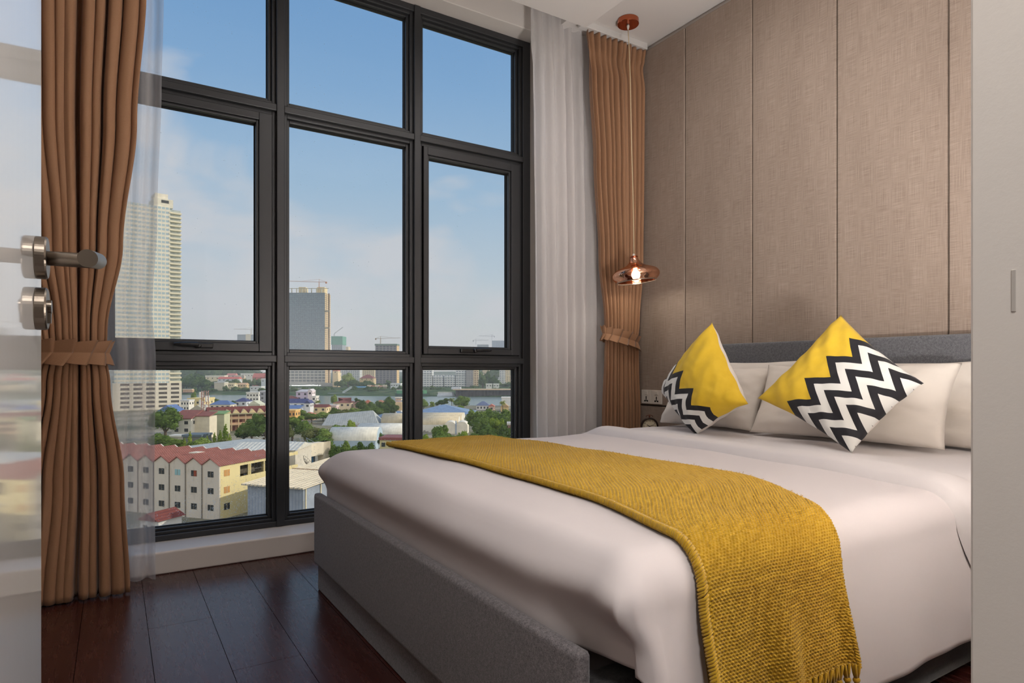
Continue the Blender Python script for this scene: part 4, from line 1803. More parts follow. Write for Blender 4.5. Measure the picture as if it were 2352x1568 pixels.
def house(label, x0, x1, ytop, yeave, t, wall, roof, roofkind='gable', depth=9.0, yaw=0.0, cat='house', group=None, along='x', nwin=3, floors=1, yb=None, inset=None, name='house', facade=None):
    W = span(x0, t, x1, yaw)
    he, ht = hz_of(yeave, t), hz_of(ytop, t)
    if ht < he:
        he, ht = ht, he
    root = frame(name, x0, t, label, cat, group, yaw)
    part('walls', bx(0, 0, -1, W, depth, he), facade or P_(wall), root)
    bm = bmesh.new()
    if roofkind == 'gable':
        gable(bm, 0, 0, W, depth, he, ht, along)
    elif roofkind == 'hip':
        hip(bm, 0, 0, W, depth, he, ht, inset if inset is not None else min(W, depth) * 0.45)
    elif roofkind == 'shed':
        v = [bm.verts.new(p) for p in ((-.4, -.4, he), (W + .4, -.4, he), (W + .4, depth, ht), (-.4, depth, ht), (-.4, -.4, he + .3), (W + .4, -.4, he + .3), (W + .4, depth, ht + .3), (-.4, depth, ht + .3))]
        for q in ((0, 1, 2, 3), (4, 7, 6, 5), (0, 4, 5, 1), (1, 5, 6, 2), (2, 6, 7, 3), (3, 7, 4, 0)):
            bm.faces.new([v[i] for i in q])
    else:
        box(bm, -0.3, -0.3, he, W + 0.3, depth + 0.3, max(ht, he + 0.5))
    part('roof', bm, roof if not isinstance(roof, tuple) else P_(roof, 0.6), root)
    if nwin:
        sp = []
        fh = 3.2
        for f in range(floors):
            for i in range(nwin):
                sp.append((W * (i + 0.5) / nwin, he - 1.6 - f * fh))
        windows(root, [s for s in sp if s[1] > 1.0], min(1.6, W / nwin * 0.5), 1.4)
        if depth > 5:
            windows(root, [(depth * (i + 0.5) / 2, he - 1.6, W) for i in range(2)], 1.5, 1.4, face='side')
    return root


def vault(label, x0, x1, yt, yw, t, n, roof, wall, depth, yaw=0.0, group=None, along='x', name='warehouse', rise=0.35):
    """warehouse under n barrel roofs"""
    W = span(x0, t, x1, yaw)
    root = frame(name, x0, t, label, 'warehouse', group, yaw)
    hw = hz_of(yw, t)
    part('walls', bx(0, 0, -1, W, depth, hw), P_(wall), root)
    for i in range(n):
        bm = bmesh.new()
        seg = 14
        a0, a1 = (depth * i / n, depth * (i + 1) / n) if along == 'x' else (W * i / n, W * (i + 1) / n)
        R = (a1 - a0) / 2
        hh = R * rise * 2
        L_ = W if along == 'x' else depth
        A, B_ = [], []
        for s in range(seg + 1):
            th_ = PI * s / seg
            c = (a0 + a1) / 2 - R * math.cos(th_) * 1.01
            z = hw + hh * math.sin(th_)
            if along == 'x':
                A.append(bm.verts.new((-0.5, c, z))); B_.append(bm.verts.new((L_ + 0.5, c, z)))
            else:
                A.append(bm.verts.new((c, -0.5, z))); B_.append(bm.verts.new((c, L_ + 0.5, z)))
        for s in range(seg):
            bm.faces.new((A[s], A[s + 1], B_[s + 1], B_[s])).material_index = 0
        bm.faces.new(A[::-1]).material_index = 1
        bm.faces.new(B_).material_index = 1
        o = part('barrel_roof', bm, [roof, P_(wall)], root, True)
        for p in o.data.polygons:
            p.use_smooth = p.material_index == 0
    return root


def tower(label, x0, x1, ytop, t, depth, mat, yaw=0.0, name='tower_block', cat='building', group=None, z=None, parts=()):
    z = ZF if z is None else z
    root = frame(name, x0, t, label, cat, group, yaw, z)
    W = span(x0, t, x1, yaw)
    H_ = hz_of(ytop, t, z)
    part('walls', bx(0, 0, -2, W, depth, H_), mat, root)
    for (nm, bxs, m) in parts:
        bm = bmesh.new()
        for (a, b, c, d, e, f) in bxs:
            box(bm, a * W, b * depth, c * H_, d * W, e * depth, f * H_)
        part(nm, bm, m, root)
    return root, W, H_


def crane(x, ybase, ytop, t, jl, jr, label, mat, yaw=0.0, luff=None):
    """tower crane: mast, jib to one side, short counter jib with a block"""
    root = frame('tower_crane', x, t, label, 'crane', 'cranes on the skyline', yaw, EYE + (HY - ybase) / FPX * t)
    s = t / FPX
    H_ = (ybase - ytop) * s
    w_ = max(1.2, 1.6 * s)

    def lattice(bm, a, b, w0):
        a, b = Vector(a), Vector(b)
        d = (b - a)
        n = max(3, int(d.length / (w0 * 1.6)))
        u = d.normalized()
        p = u.cross(Vector((0, 1, 0))).normalized() * w0 / 2
        q = Vector((0, 1, 0)) * w0 / 2
        for sx in (-1, 1):
            for sy in (-1, 1):
                tube(bm, [a + p * sx + q * sy, b + p * sx + q * sy], w0 * 0.11, 4)
        for i in range(n):
            f0_, f1_ = i / n, (i + 1) / n
            sg = 1 if i % 2 else -1
            tube(bm, [a + d * f0_ + p * sg - q, a + d * f1_ - p * sg - q], w0 * 0.07, 4)
            tube(bm, [a + d * f0_ - q * sg + p, a + d * f1_ + q * sg + p], w0 * 0.07, 4)

    bm = bmesh.new()
    hm = H_ * (0.72 if luff is None else 0.35)
    lattice(bm, (0, 0, 0.3), (0, 0, hm), w_)
    part('mast', bm, mat, root)
    bm = bmesh.new()
    if luff is None:
        lattice(bm, (0, 0, hm), (jl * s, 0, hm + abs(jl) * s * 0.03), w_ * 0.7)
        part('jib', bm, mat, root)
        bm = bmesh.new()
        lattice(bm, (0, 0, hm), (jr * s, 0, hm - 0.01), w_ * 0.7)
        box(bm, min(jr, jr * 0.8) * s, -w_ * .6, hm - w_ * 2.0, max(jr, jr * .8) * s, w_ * .6, hm + w_ * 0.4)
        part('counter_jib', bm, mat, root)
        bm = bmesh.new()
        tube(bm, [(0, 0, hm), (0, 0, H_)], w_ * 0.25, 5)
        tube(bm, [(0, 0, H_), (jl * s * 0.6, 0, hm + w_)], w_ * 0.10, 4)
        tube(bm, [(0, 0, H_), (jr * s * 0.8, 0, hm + w_ * .4)], w_ * 0.10, 4)
        part('apex_tie', bm, mat, root)
    else:
        lattice(bm, (0, 0, hm), (luff[0] * s, 0, luff[1] * s), w_ * 0.7)
        part('jib', bm, mat, root)
    return root
# ================================================================== NEAR BUILDINGS
R_RED = m_roof('red_tile_roof', (142, 92, 84), 0.55, 1, 0.8, 0.5)
R_REDX = m_roof('red_tile_roof_long', (142, 90, 82), 0.6, 0, 0.8, 0.4)
R_DKRED = m_roof('dark_red_roof', (120, 66, 60), 0.7, 0, 0.8, 0.3)
R_BLUE = m_roof('blue_sheet_roof', (98, 122, 170), 0.8, 0, 0.45, 0.3)
R_BLUE2 = m_roof('pale_blue_sheet_roof', (130, 154, 186), 1.0, 0, 0.5, 0.08)
R_NAVY = m_roof('navy_tile_roof', (76, 80, 122), 0.7, 0, 0.6, 0.3)
R_GREY = m_roof('grey_sheet_roof', (176, 180, 178), 1.2, 0, 0.5, 0.08)
R_SLATE = m_roof('slate_tile_roof', (112, 122, 150), 0.8, 0, 0.6, 0.3)
R_WHITE = m_roof('white_sheet_vault', (226, 224, 214), 1.0, 0, 0.5, 0.05)
R_CREAM = m_roof('cream_sheet_vault', (208, 194, 164), 1.0, 0, 0.5, 0.08)
R_GREEN = m_roof('green_sheet_roof', (124, 158, 104), 1.0, 0, 0.6, 0.25)
R_IVORY = m_roof('ivory_ribbed_roof', (218, 208, 188), 0.9, 0, 0.6, 0.9)

FB = TH - math.radians(70.9)
FAC = at(503.4, HY, 124)
FAC.z = ZG
FRZ = math.atan2(-math.cos(FB), -math.sin(FB))
GW, NG, RL, EV, AP = 4.22, 11, 14.8, -17.84 - ZG, -16.50 - ZG
fac = thing('factory', FAC, 'cream factory row with red sawtooth roofs and rows of small windows', 'building', rz=FRZ)


def m_render(name, rgb, stain):
    k = NT(name)
    v = k.coord('Object', (0.5, 0.5, 0.08))
    n = k.noise(v, 3.0, 6, 0.65)
    n2 = k.noise(k.coord('Object', (1, 1, 1)), 0.35, 4)
    f = k.math('ADD', k.math('MULTIPLY', n, 0.6), k.math('MULTIPLY', n2, 0.4))
    k.bsdf(k.ramp(f, [(0.30, lin(stain)), (0.46, lin(rgb)), (0.75, tuple(min(1, c * 1.05) for c in lin(rgb)[:3]) + (1,))]), 0.85, 0, 0.2)
    return k.m


M_FACW = m_render('weathered_cream_render', (212, 204, 192), (172, 162, 148))
M_FACY = m_render('yellow_render', (224, 210, 160), (208, 190, 140))
# front and side walls; the gabled front is one outline
bm = bmesh.new()
out = [(-NG * GW, -1.0), (0, -1.0), (0, EV)]
for g in range(NG):
    out += [(-(g + 0.5) * GW, AP), (-(g + 1) * GW, EV)]
lo = [bm.verts.new((x, 0, z)) for x, z in out]
hi = [bm.verts.new((x, 0.3, z)) for x, z in out]
bm.faces.new(lo)
bm.faces.new(hi[::-1])
for i in range(len(out)):
    bm.faces.new((lo[i], lo[(i + 1) % len(out)], hi[(i + 1) % len(out)], hi[i]))
part('front_wall', bm, M_FACW, fac)
bm = bmesh.new()
box(bm, -0.3, 0.3, -1, 0, 5.6, EV)
box(bm, -0.3, 5.6, -1, 0, RL + 9, EV - 3.0)
box(bm, -0.3, 5.6, EV - 0.75, 0, RL + 9, EV)
for y in (8.0, 8.5, 12.6, 17):
    box(bm, -0.3, y, EV - 3.0, -0.02, y + 0.25, EV - 0.75)
box(bm, -NG * GW, RL - 0.3, -1, -0.3, RL, EV)
part('side_wall', bm, M_FACY, fac)
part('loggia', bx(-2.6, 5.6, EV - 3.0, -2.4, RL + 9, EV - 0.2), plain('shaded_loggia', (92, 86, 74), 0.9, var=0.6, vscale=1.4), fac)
for k in range(3):
    bm = bmesh.new()
    y0 = 8.75 + k * 4.3
    for i in range(9):
        tube(bm, [(-0.06, y0 + i * 0.42, EV - 3.0), (-0.06, y0 + i * 0.42, EV - 2.0)], 0.03, 4)
    tube(bm, [(-0.06, y0, EV - 2.0), (-0.06, y0 + 3.4, EV - 2.0)], 0.05, 4)
    part('railing', bm, P_((120, 116, 108)), fac)
for g in range(NG):
    bm = bmesh.new()
    xa, xb, xm = -(g + 1) * GW, -g * GW, -(g + 0.5) * GW
    t_ = 0.22
    P = []
    for y in (-0.25, RL + 0.2):
        P.append([bm.verts.new(p) for p in ((xa - 0.05, y, EV + 0.02), (xm, y, AP + 0.10), (xb + (0.25 if g == 0 else 0.05), y, EV - (0.06 if g == 0 else -0.02)), (xb + (0.25 if g == 0 else 0.05), y, EV - 0.1), (xm, y, AP - 0.05), (xa - 0.05, y, EV - 0.1))])
    for i in range(6):
        j = (i + 1) % 6
        bm.faces.new((P[0][i], P[0][j], P[1][j], P[1][i]))
    bm.faces.new(P[0]); bm.faces.new(P[1][::-1])
    part('gable_roof', bm, R_RED, fac)
    bm = bmesh.new()
    box(bm, 0, 0, 0, 0.35, 0.25, 2.55, M=Matrix.Translation((xm, RL + 0.05, AP + 0.12)) @ Matrix.Rotation(math.radians(121), 4, 'Y'))
    part('gable_coping', bm, P_((214, 210, 202)), fac)
    bm = bmesh.new()
    tube(bm, [(xa, -0.12, EV - 0.2), (xa, -0.12, 0.0)], 0.10, 6)
    part('downpipe', bm, P_((126, 122, 116)), fac)
M_WINB = plain('pale_blue_window', (150, 190, 196), 0.3)
M_WINR = plain('half_red_shutter', (150, 72, 48), 0.6)
M_WINO = plain('orange_curtained_window', (196, 146, 86), 0.5)
for g in range(NG):
    xm = -(g + 0.5) * GW
    for kf, z in enumerate((-19.62, -22.90, -26.2)):
        m = M_WINB if (g, kf) == (2, 0) else M_WIN
        windows(fac, [(xm, z - ZG)], 1.42, 1.15, m)
        o = fac.children[-1]
        if (g, kf) == (1, 0):
            part('shutter', bx(0.0, -0.07, -0.55, 0.68, -0.03, 0.55), M_WINR, o)
        else:
            part('mullion', bx(-0.03, -0.07, -0.56, 0.03, -0.03, 0.56), P_((150, 142, 128)), o)
for kf, z in enumerate((-19.50, -22.85, -26.15)):
    windows(fac, [(2.0, z - ZG)], 1.5, 1.25, M_WINO if kf < 2 else M_WIN, face='side')
    part('mullion', bx(0.03, -0.04, -0.6, 0.07, 0.04, 0.6), P_((212, 196, 150)), fac.children[-1])
# skylight slab on one ridge
part('roof_light', bx(-3.1 * GW, 5.2, AP - 0.1, -2.55 * GW, 7.2, AP + 0.12), P_((226, 214, 196)), fac)

# little house below the factory
hs = thing('gate_house', at(322, HY, 112) * 1.0, 'small white house with a red roof at the foot of the factory', 'house', rz=FRZ)
hs.location.z = ZG
part('walls', bx(0, 0, -0.5, 4.2, 5, 3.0), P_((206, 206, 206)), hs)
bm = bmesh.new()
gable(bm, 0, 0, 4.2, 5, 3.0, 4.3, 'y', 0.5)
part('roof', bm, R_DKRED, hs)
part('door', bx(2.6, -0.06, 0.1, 3.3, 0.02, 2.1), M_WIN, hs)
windows(hs, [(1.2, 1.6)], 0.9, 1.0)

# white shed with the ribbed ivory roof beside the factory
SP = at(697, HY, 115)
SP.z = ZG
ez = hz_of(1123, 115)
shed = thing('shed', SP, 'grey sided shed with a pale ribbed lean-to roof beside the yellow factory wall', 'warehouse', rz=FRZ)
SW, SL = 13.6, 27.0
bm = bmesh.new()
box(bm, -SW + 0.6, 0.5, -0.5, -0.4, SL, ez - 0.1)
part('walls', bm, m_roof('blue_grey_ribbed_wall', (150, 160, 176), 0.7, 0, 0.6, 0.35), shed)
bm = bmesh.new()
r2 = ez + 1.3
v = [bm.verts.new(p) for p in ((-SW, -0.5, ez), (0.3, -0.5, ez), (0.3, SL, r2), (-SW, SL, r2), (-SW, -0.5, ez + .25), (0.3, -0.5, ez + .25), (0.3, SL, r2 + .25), (-SW, SL, r2 + .25))]
for q in ((0, 1, 2, 3), (4, 7, 6, 5), (0, 4, 5, 1), (1, 5, 6, 2), (2, 6, 7, 3), (3, 7, 4, 0)):
    bm.faces.new([v[i] for i in q])
part('roof', bm, R_IVORY, shed)
bm = bmesh.new()
n = 27
for i in range(n):
    x = -SW + 0.2 + (SW - 0.2) * i / (n - 1)
    pts = [(x, -0.55, ez + 0.27), (x, SL, r2 + 0.27)]
    tube(bm, pts, 0.07, 4)
part('roof_ribs', bm, P_((222, 212, 190)), shed)
bm = bmesh.new()
box(bm, -SW, SL * 0.52, ez + 1.3 * 0.52 + 0.28, 0.3, SL * 0.52 + 0.25, ez + 1.3 * 0.52 + 0.42)
part('roof_joint', bm, P_((176, 148, 116)), shed)
for i in range(5):
    part('side_post', bx(-0.38, 1 + i * 4.5, 0, -0.22, 1.2 + i * 4.5, ez), P_((222, 212, 184)), shed)
part('side_screen', bx(-0.5, 0.5, 0.0, -0.42, SL, ez * 0.75), P_((196, 182, 140)), shed)

# pale portal building behind the shed
PB = at(750, HY, 185)
PB.z = ZG
pt_ = hz_of(1011.6, 185)
por = thing('portal_building', PB, 'big pale building with a thick portal frame front behind the shed', 'building', rz=math.atan2(-math.cos(TH - math.radians(66)), -math.sin(TH - math.radians(66))))
bm = bmesh.new()
box(bm, -0.6, -26, pt_ - 3.6, 1.5, 0, pt_)
box(bm, -0.6, -3.0, 0.5, 1.5, 0, pt_)
part('portal_frame', bm, P_((226, 216, 196)), por)
part('recessed_wall', bx(-4, -26, -1, -2.2, -4.2, pt_ - 0.4), P_((214, 204, 172)), por)
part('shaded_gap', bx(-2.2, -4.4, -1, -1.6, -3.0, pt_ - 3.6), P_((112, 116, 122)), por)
bm = bmesh.new()
box(bm, -30, -26, pt_ - 1.2, -0.7, -1, pt_ - 0.6)
part('roof', bm, R_GREY, por)
bm = bmesh.new()
for i in range(9):
    y = -25 + i * 2.6
    tube(bm, [(-3, y, pt_ - 0.5), (-5, y + 1.3, pt_ + 0.9), (-3, y + 2.6, pt_ - 0.5)], 0.09, 4)
part('roof_truss', bm, P_((132, 140, 150)), por)
for i in range(5):
    part('window', bx(-2.25, -22 + i * 1.5, pt_ - 9.0, -2.12, -20.8 + i * 1.5, pt_ - 6.4), M_WIN, por)
part('blue_post', bx(-1.0, -5.4, 0, -0.6, -4.9, pt_ - 3.6), P_((84, 132, 176)), por)
# satellite dish on a stand in front of it
dd = at(703, HY, 150)
dd.z = ZG
dish = thing('satellite_dish', dd, 'mesh satellite dish on a stand in front of the portal building', 'satellite dish', rz=FRZ)
zt = hz_of(1064, 150)
bm = bmesh.new()
tube(bm, [(0, 0, 0), (0, 0, zt - 0.4)], 0.12, 6)
for a in range(3):
    tube(bm, [(0, 0, zt - 2), (1.4 * math.cos(a * 2.1), 1.4 * math.sin(a * 2.1), zt - 4)], 0.07, 4)
part('stand', bm, P_((120, 118, 112)), dish)
bm = bmesh.new()
MDS = Matrix.Translation((0, 0, zt)) @ Matrix.Rotation(math.radians(-50), 4, 'X') @ Matrix.Rotation(math.radians(25), 4, 'Y')
for a in range(12):
    tube(bm, [MDS @ Vector((q * math.cos(a * PI / 6), q * math.sin(a * PI / 6), q * q * 0.22)) for q in (0.1, 0.7, 1.3, 1.8)], 0.035, 4)
for q in (0.6, 1.2, 1.8):
    tube(bm, [MDS @ Vector((q * math.cos(a * PI / 9), q * math.sin(a * PI / 9), q * q * 0.22)) for a in range(19)], 0.035, 4)
tube(bm, [MDS @ Vector((0, 0, 0)), MDS @ Vector((0, 0, 1.2))], 0.05, 4)
part('reflector', bm, P_((130, 126, 118)), dish, True)
# long pale roof behind the red sawtooth
lr = frame('workshop', 533, 150, 'low workshop with a long pale flat roof behind the red sawtooth roofs', 'warehouse')
zq = hz_of(1028, 150)
part('walls', bx(0, 0, -1, 15, 12, zq - 0.6), P_((206, 200, 188)), lr)
bm = bmesh.new()
gable(bm, 0, 0, 15, 12, zq - 0.6, zq + 0.7, 'x', 0.4)
part('roof', bm, m_roof('pale_sheet_roof', (214, 212, 202), 1.0, 0, 0.5, 0.2), lr)

# ================================================================== MIDDLE DISTANCE
# white and cream building with red roofs
house('white three storey house with a red roof left of the arcaded school', 394, 439, 946, 962, 272, (226, 224, 216), R_REDX, 'shed', 10, group=None, nwin=2, floors=2)
house('cream building half wrapped in sheeting under a red roof beside the arcaded school', 439, 481, 948, 956, 275, (214, 206, 186), R_REDX, 'shed', 7, nwin=0)
house('long low white shed at the foot of the cream wrapped building', 384, 428, 1000, 1004, 236, (216, 212, 200), (206, 204, 196), 'flat', 6, nwin=3)
house('low dark blue roofed carport between the slim trees', 420, 462, 998, 1003, 232, (120, 124, 120), (98, 112, 122), 'flat', 8, nwin=0)
# arcaded school
sb = thing('school', at(481, HY, 300), 'long arcaded school with a zigzag row of small gables', 'school', rz=-TH + math.radians(34))
sb.location.z = ZG
L_ = 33.0
part('back_wall', bx(0, 2.6, -1, L_, 10, 8.4), P_((196, 150, 122)), sb)
for f, z in enumerate((3.2, 6.0)):
    part('floor_slab', bx(0, 0, z - 0.35, L_, 3, z), P_((226, 196, 160)), sb)
    part('balcony_wall', bx(0, 0.0, z, L_, 0.2, z + 0.9), P_((222, 178, 146)), sb)
for i in range(11):
    part('column', bx(i * 3.2, -0.05, 0, i * 3.2 + 0.4, 0.35, 8.2), P_((230, 206, 168)), sb)
for i in range(10):
    for z in (0.9, 3.9):
        part('doorway', bx(i * 3.2 + 1.0, 2.5, z - 0.7, i * 3.2 + 2.2, 2.62, z + 1.3), plain('dark_red_door', (132, 70, 54), 0.7), sb)
part('eave', bx(-0.6, -1.0, 8.1, L_ + .5, 3, 8.5), P_((196, 194, 158)), sb)
bm = bmesh.new()
gable(bm, 0, 0, L_, 10, 8.5, 11.6, 'x', 0.6)
part('roof', bm, R_DKRED, sb)
for i in range(7):
    bm = bmesh.new()
    x = 6.5 + i * 3.75
    gable(bm, x, -0.9, x + 2.9, 4.0, 8.6, 10.5, 'y', 0.2)
    part('gable', bm, P_((228, 208, 160)), sb)
house('flat green roofed hall in front of the arcaded school', 470, 515, 946, 951, 290, (188, 190, 160), R_GREEN, 'shed', 6, nwin=0)
# telecom mast
tm = frame('telecom_mast', 471, 330, 'red and white lattice telecom mast rising behind the red roofed houses', 'mast')
ht_, hb_ = hz_of(897, 330), hz_of(950, 330)
bm = bmesh.new()
for a in range(4):
    cx_m, cy_m = (1.5 if a & 1 else -1.5), (1.5 if a & 2 else -1.5)
    tube(bm, [(cx_m, cy_m, 0), (cx_m * .8, cy_m * .8, ht_)], 0.22, 5)
for i in range(14):
    z0, z1 = ht_ * i / 14, ht_ * (i + 1) / 14
    s_ = 1 if i % 2 else -1
    tube(bm, [(-1.4 * s_, -1.4, z0), (1.4 * s_, -1.4, z1)], 0.14, 4)
    tube(bm, [(1.4, -1.4 * s_, z0), (1.4, 1.4 * s_, z1)], 0.14, 4)
part('lattice', bm, P_((172, 138, 128)), tm)
for i, (z, a) in enumerate(((0.97, 0), (0.97, 2), (0.86, 1), (0.86, 3), (0.76, 0), (0.70, 2), (0.62, 1))):
    part('antenna', bx(-2.2 + (a % 2) * 3.2, -2.0 + (a // 2) * 2.6, ht_ * z - 3.0, -1.4 + (a % 2) * 3.2, -1.5 + (a // 2) * 2.6, ht_ * z), P_((232, 230, 226)), tm)
house('blue roofed house under the tall white tower', 362, 404, 930, 945, 330, (214, 214, 214), R_BLUE, 'gable', 9, along='y', nwin=1)
house('square white block with small round windows beside the pale yellow hall', 415, 434, 918, 921, 430, (232, 228, 220), (214, 216, 220), 'flat', 7, nwin=3, floors=2, name='building', cat='building')
house('long pale yellow hall behind the telecom mast', 431, 468, 914, 919, 445, (226, 210, 160), (224, 206, 148), 'flat', 16, nwin=4, floors=1, name='building', cat='building')
house('grey gabled barn below the pale yellow hall', 436, 470, 930, 942, 352, (128, 116, 104), (178, 172, 156), 'gable', 10, along='y', nwin=0)
house('open sided house with a blue sheet roof right of the telecom mast', 481, 529, 920, 929, 440, (222, 214, 196), R_BLUE, 'hip', 10, nwin=4)
house('white house with a navy hip roof right of the blue sheet roof', 538, 566, 914, 922, 455, (212, 218, 226), R_NAVY, 'hip', 11, nwin=2)
house('white terraced villa by the river with open balconies', 566, 594, 900, 903, 520, (232, 232, 228), (222, 222, 218), 'flat', 10, nwin=4, floors=3)
house('pale green roofed house under the white terraced villa', 570, 597, 920, 929, 440, (206, 206, 190), (208, 210, 188), 'gable', 9, along='y', nwin=1)
house('tall grey house at the edge of the left mullion', 597, 640, 897, 900, 500, (160, 162, 170), (196, 198, 204), 'flat', 10, nwin=4, floors=4)
# middle column
house('white house with a navy roof and open verandas left of the lilac house', 655, 702, 916, 925, 420, (216, 222, 232), R_NAVY, 'gable', 10, nwin=3, floors=1)
house('white veranda wing with a small navy gable', 700, 712, 919, 926, 418, (226, 228, 232), R_NAVY, 'gable', 8, along='y', nwin=1)
house('blue sheet roofed shed behind the orange building', 655, 685, 933, 940, 372, (196, 200, 208), R_BLUE, 'shed', 9, nwin=0)
house('orange two storey building half hidden by the left trees', 655, 678, 941, 944, 335, (222, 176, 110), (232, 196, 132), 'flat', 8, nwin=3, floors=2)
house('red roof peeping over behind the navy roofed house', 650, 678, 909, 916, 470, (224, 214, 206), R_REDX, 'hip', 10, nwin=2)
house('tall lilac house with a dark loft opening', 680, 708, 896, 900, 478, (206, 196, 220), (200, 196, 204), 'shed', 14, nwin=2, floors=2)
house('slim white stair tower of the lilac house', 707, 717, 893, 898, 472, (234, 222, 226), (226, 218, 222), 'gable', 8, along='y', nwin=1)
house('narrow white house right of the lilac house', 716, 725, 909, 911, 470, (232, 230, 226), (226, 226, 222), 'flat', 8, nwin=1, floors=3)
house('cream house with a maroon roof in the middle of the trees', 718, 750, 929, 935, 428, (232, 212, 168), R_DKRED, 'gable', 10, nwin=2)
house('pink low house behind the maroon roofed house', 748, 772, 930, 933, 450, (222, 196, 196), (214, 200, 200), 'flat', 8, nwin=2)
house('cream house with a large red pyramid roof by the river', 765, 806, 914, 925, 470, (230, 212, 180), R_REDX, 'hip', 16, nwin=3, inset=12)
house('small brown red roof among the dark trees', 812, 826, 922, 928, 470, (176, 150, 130), (150, 104, 96), 'hip', 9, nwin=1)
house('orange red roof left of the dark tree row', 834, 850, 919, 927, 478, (190, 150, 124), (186, 112, 84), 'hip', 9, nwin=1)
house('pale orange roof over the dark tree row', 863, 881, 919, 924, 480, (190, 160, 140), (184, 128, 98), 'hip', 9, nwin=1)
house('pink tiled roof low in front of the cream house', 697, 716, 947, 952, 372, (208, 170, 150), (200, 124, 106), 'hip', 8, nwin=0)
tp = frame('river_pavilion', 907, 458, 'cream tiered river pavilion with railings above the dark trees', 'pavilion')
for i, (z, w0) in enumerate(((0.15, 0), (0.5, .4), (0.78, 0.8))):
    zz = hz_of(912, 458) * z
    part('deck', bx(w0, w0, zz, 5.0 - w0, 8 - w0, zz + 0.7), P_((228, 216, 190)), tp)
part('hull', bx(-0.6, -0.5, -1, 5.2, 9, 6), P_((222, 198, 160)), tp)
for i in range(4):
    part('post', bx(0.5 + i * 1.2, 0.5, 0, 0.8 + i * 1.2, 0.8, hz_of(914, 458)), P_((220, 150, 130)), tp)
part('roof', bx(-0.2, 0.3, hz_of(914, 458), 5, 7, hz_of(912, 458)), P_((232, 224, 208)), tp)
# warehouses
wh = thing('warehouse', at(736, HY, 335), 'large grey gabled warehouse in the middle distance', 'warehouse', rz=-TH + math.radians(6))
wh.location.z = ZG
W_ = span(736, 335, 872, -math.radians(6))
ha, hr = hz_of(982, 335), hz_of(961, 335)
bm = bmesh.new()
box(bm, -9, 0, -1, W_, 26, ha)
part('walls', bm, P_((178, 184, 190)), wh)
bm = bmesh.new()
v = [bm.verts.new(p) for p in ((0, -0.5, ha), (W_, -0.5, ha), (W_ + 1, 26, ha), (-1, 26, ha), (2, 13, hr + 1.4), (W_ - 5, 13, hr + 3.4))]
for q in ((0, 1, 5, 4), (2, 3, 4, 5), (0, 4, 3), (1, 2, 5), (0, 3, 2, 1)):
    bm.faces.new([v[i] for i in q])
part('roof', bm, R_GREY, wh)
bm = bmesh.new()
v = [bm.verts.new(p) for p in ((-9, -0.5, ha - 2.2), (0, -0.5, ha + 0.05), (0, 26, ha + 0.05), (-9, 26, ha - 2.2), (-9, -0.5, ha - 1.9), (0, -0.5, ha + 0.3), (0, 26, ha + 0.3), (-9, 26, ha - 1.9))]
for q in ((0, 1, 2, 3), (4, 7, 6, 5), (0, 4, 5, 1), (1, 5, 6, 2), (2, 6, 7, 3), (3, 7, 4, 0)):
    bm.faces.new([v[i] for i in q])
part('side_roof', bm, R_WHITE, wh)
bw = house('blue roofed warehouse with a row of white roof vents', 846, 940, 946, 958, 392, (150, 160, 172), R_BLUE2, 'gable', 22, nwin=0, name='warehouse', cat='warehouse')
zr = hz_of(951, 392)
for i in range(9):
    bm = bmesh.new()
    lathe(bm, [(0.28, -1.2), (0.28, 0.5), (0.7, 0.6), (0.8, 1.1), (0.45, 1.6), (0.0, 1.75)], 12)
    o = part('roof_vent', bm, P_((236, 236, 234)), bw, True)
    o.location = (1.2 + i * 2.5 + (0.7 if i % 2 else 0), 3.0 + (i % 3) * 2.2, zr - 0.2 + (i % 3) * 0.5)
vault('cream vaulted warehouse right of the grey gabled one', 877, 942, 960, 971, 345, 1, R_CREAM, (176, 184, 194), 14, yaw=0.02)
vault('white double vaulted warehouse behind the round bushes', 812, 940, 985, 997, 272, 2, R_WHITE, (196, 200, 204), 20)
vault('near white barrel roofed shed above the bed corner', 757, 862, 1005, 1012, 232, 1, R_WHITE, (176, 196, 214), 11, rise=0.42)
house('flat maroon roofed shelter just above the throw', 872, 940, 1004, 1010, 214, (206, 196, 150), (140, 84, 80), 'flat', 9, nwin=4, yaw=0.1)
# right column
house('large pale blue hip roofed hall by the river', 940, 1088, 932, 951, 402, (200, 206, 214), R_BLUE2, 'hip', 34, nwin=0, inset=20, name='warehouse', cat='warehouse')
vault('triple cream vaulted warehouse with a white end wall', 930, 1050, 962, 975, 300, 1, R_CREAM, (222, 220, 212), 12, rise=0.30)
vault('second cream vault behind the triple warehouse', 930, 1058, 955, 966, 330, 2, R_CREAM, (222, 220, 212), 24, rise=0.26)
ew = frame('warehouse', 1020, 292, 'rounded white gable wall of the cream vaulted warehouse', 'warehouse')
for i, (xo, wd) in enumerate(((0, 5.4), (5.6, 5.2))):
    bm = bmesh.new()
    n = 14
    z0 = hz_of(978, 292)
    pts = [(xo, -1)] + [(xo + wd / 2 - wd / 2 * math.cos(PI * s / n), z0 + 2.0 * math.sin(PI * s / n)) for s in range(n + 1)] + [(xo + wd, -1)]
    lo = [bm.verts.new((x, 0, z)) for x, z in pts]
    hi = [bm.verts.new((x, 9, z)) for x, z in pts]
    bm.faces.new(lo); bm.faces.new(hi[::-1])
    for i_ in range(len(pts)):
        j_ = (i_ + 1) % len(pts)
        bm.faces.new((lo[i_], lo[j_], hi[j_], hi[i_]))
    part('end_gable', bm, P_((234, 228, 214)), ew)
bm = bmesh.new()
tube(bm, [(5.5, -0.2, 0), (5.5, -0.2, hz_of(966, 292))], 0.25, 8)
part('downpipe', bm, P_((150, 170, 196)), ew)
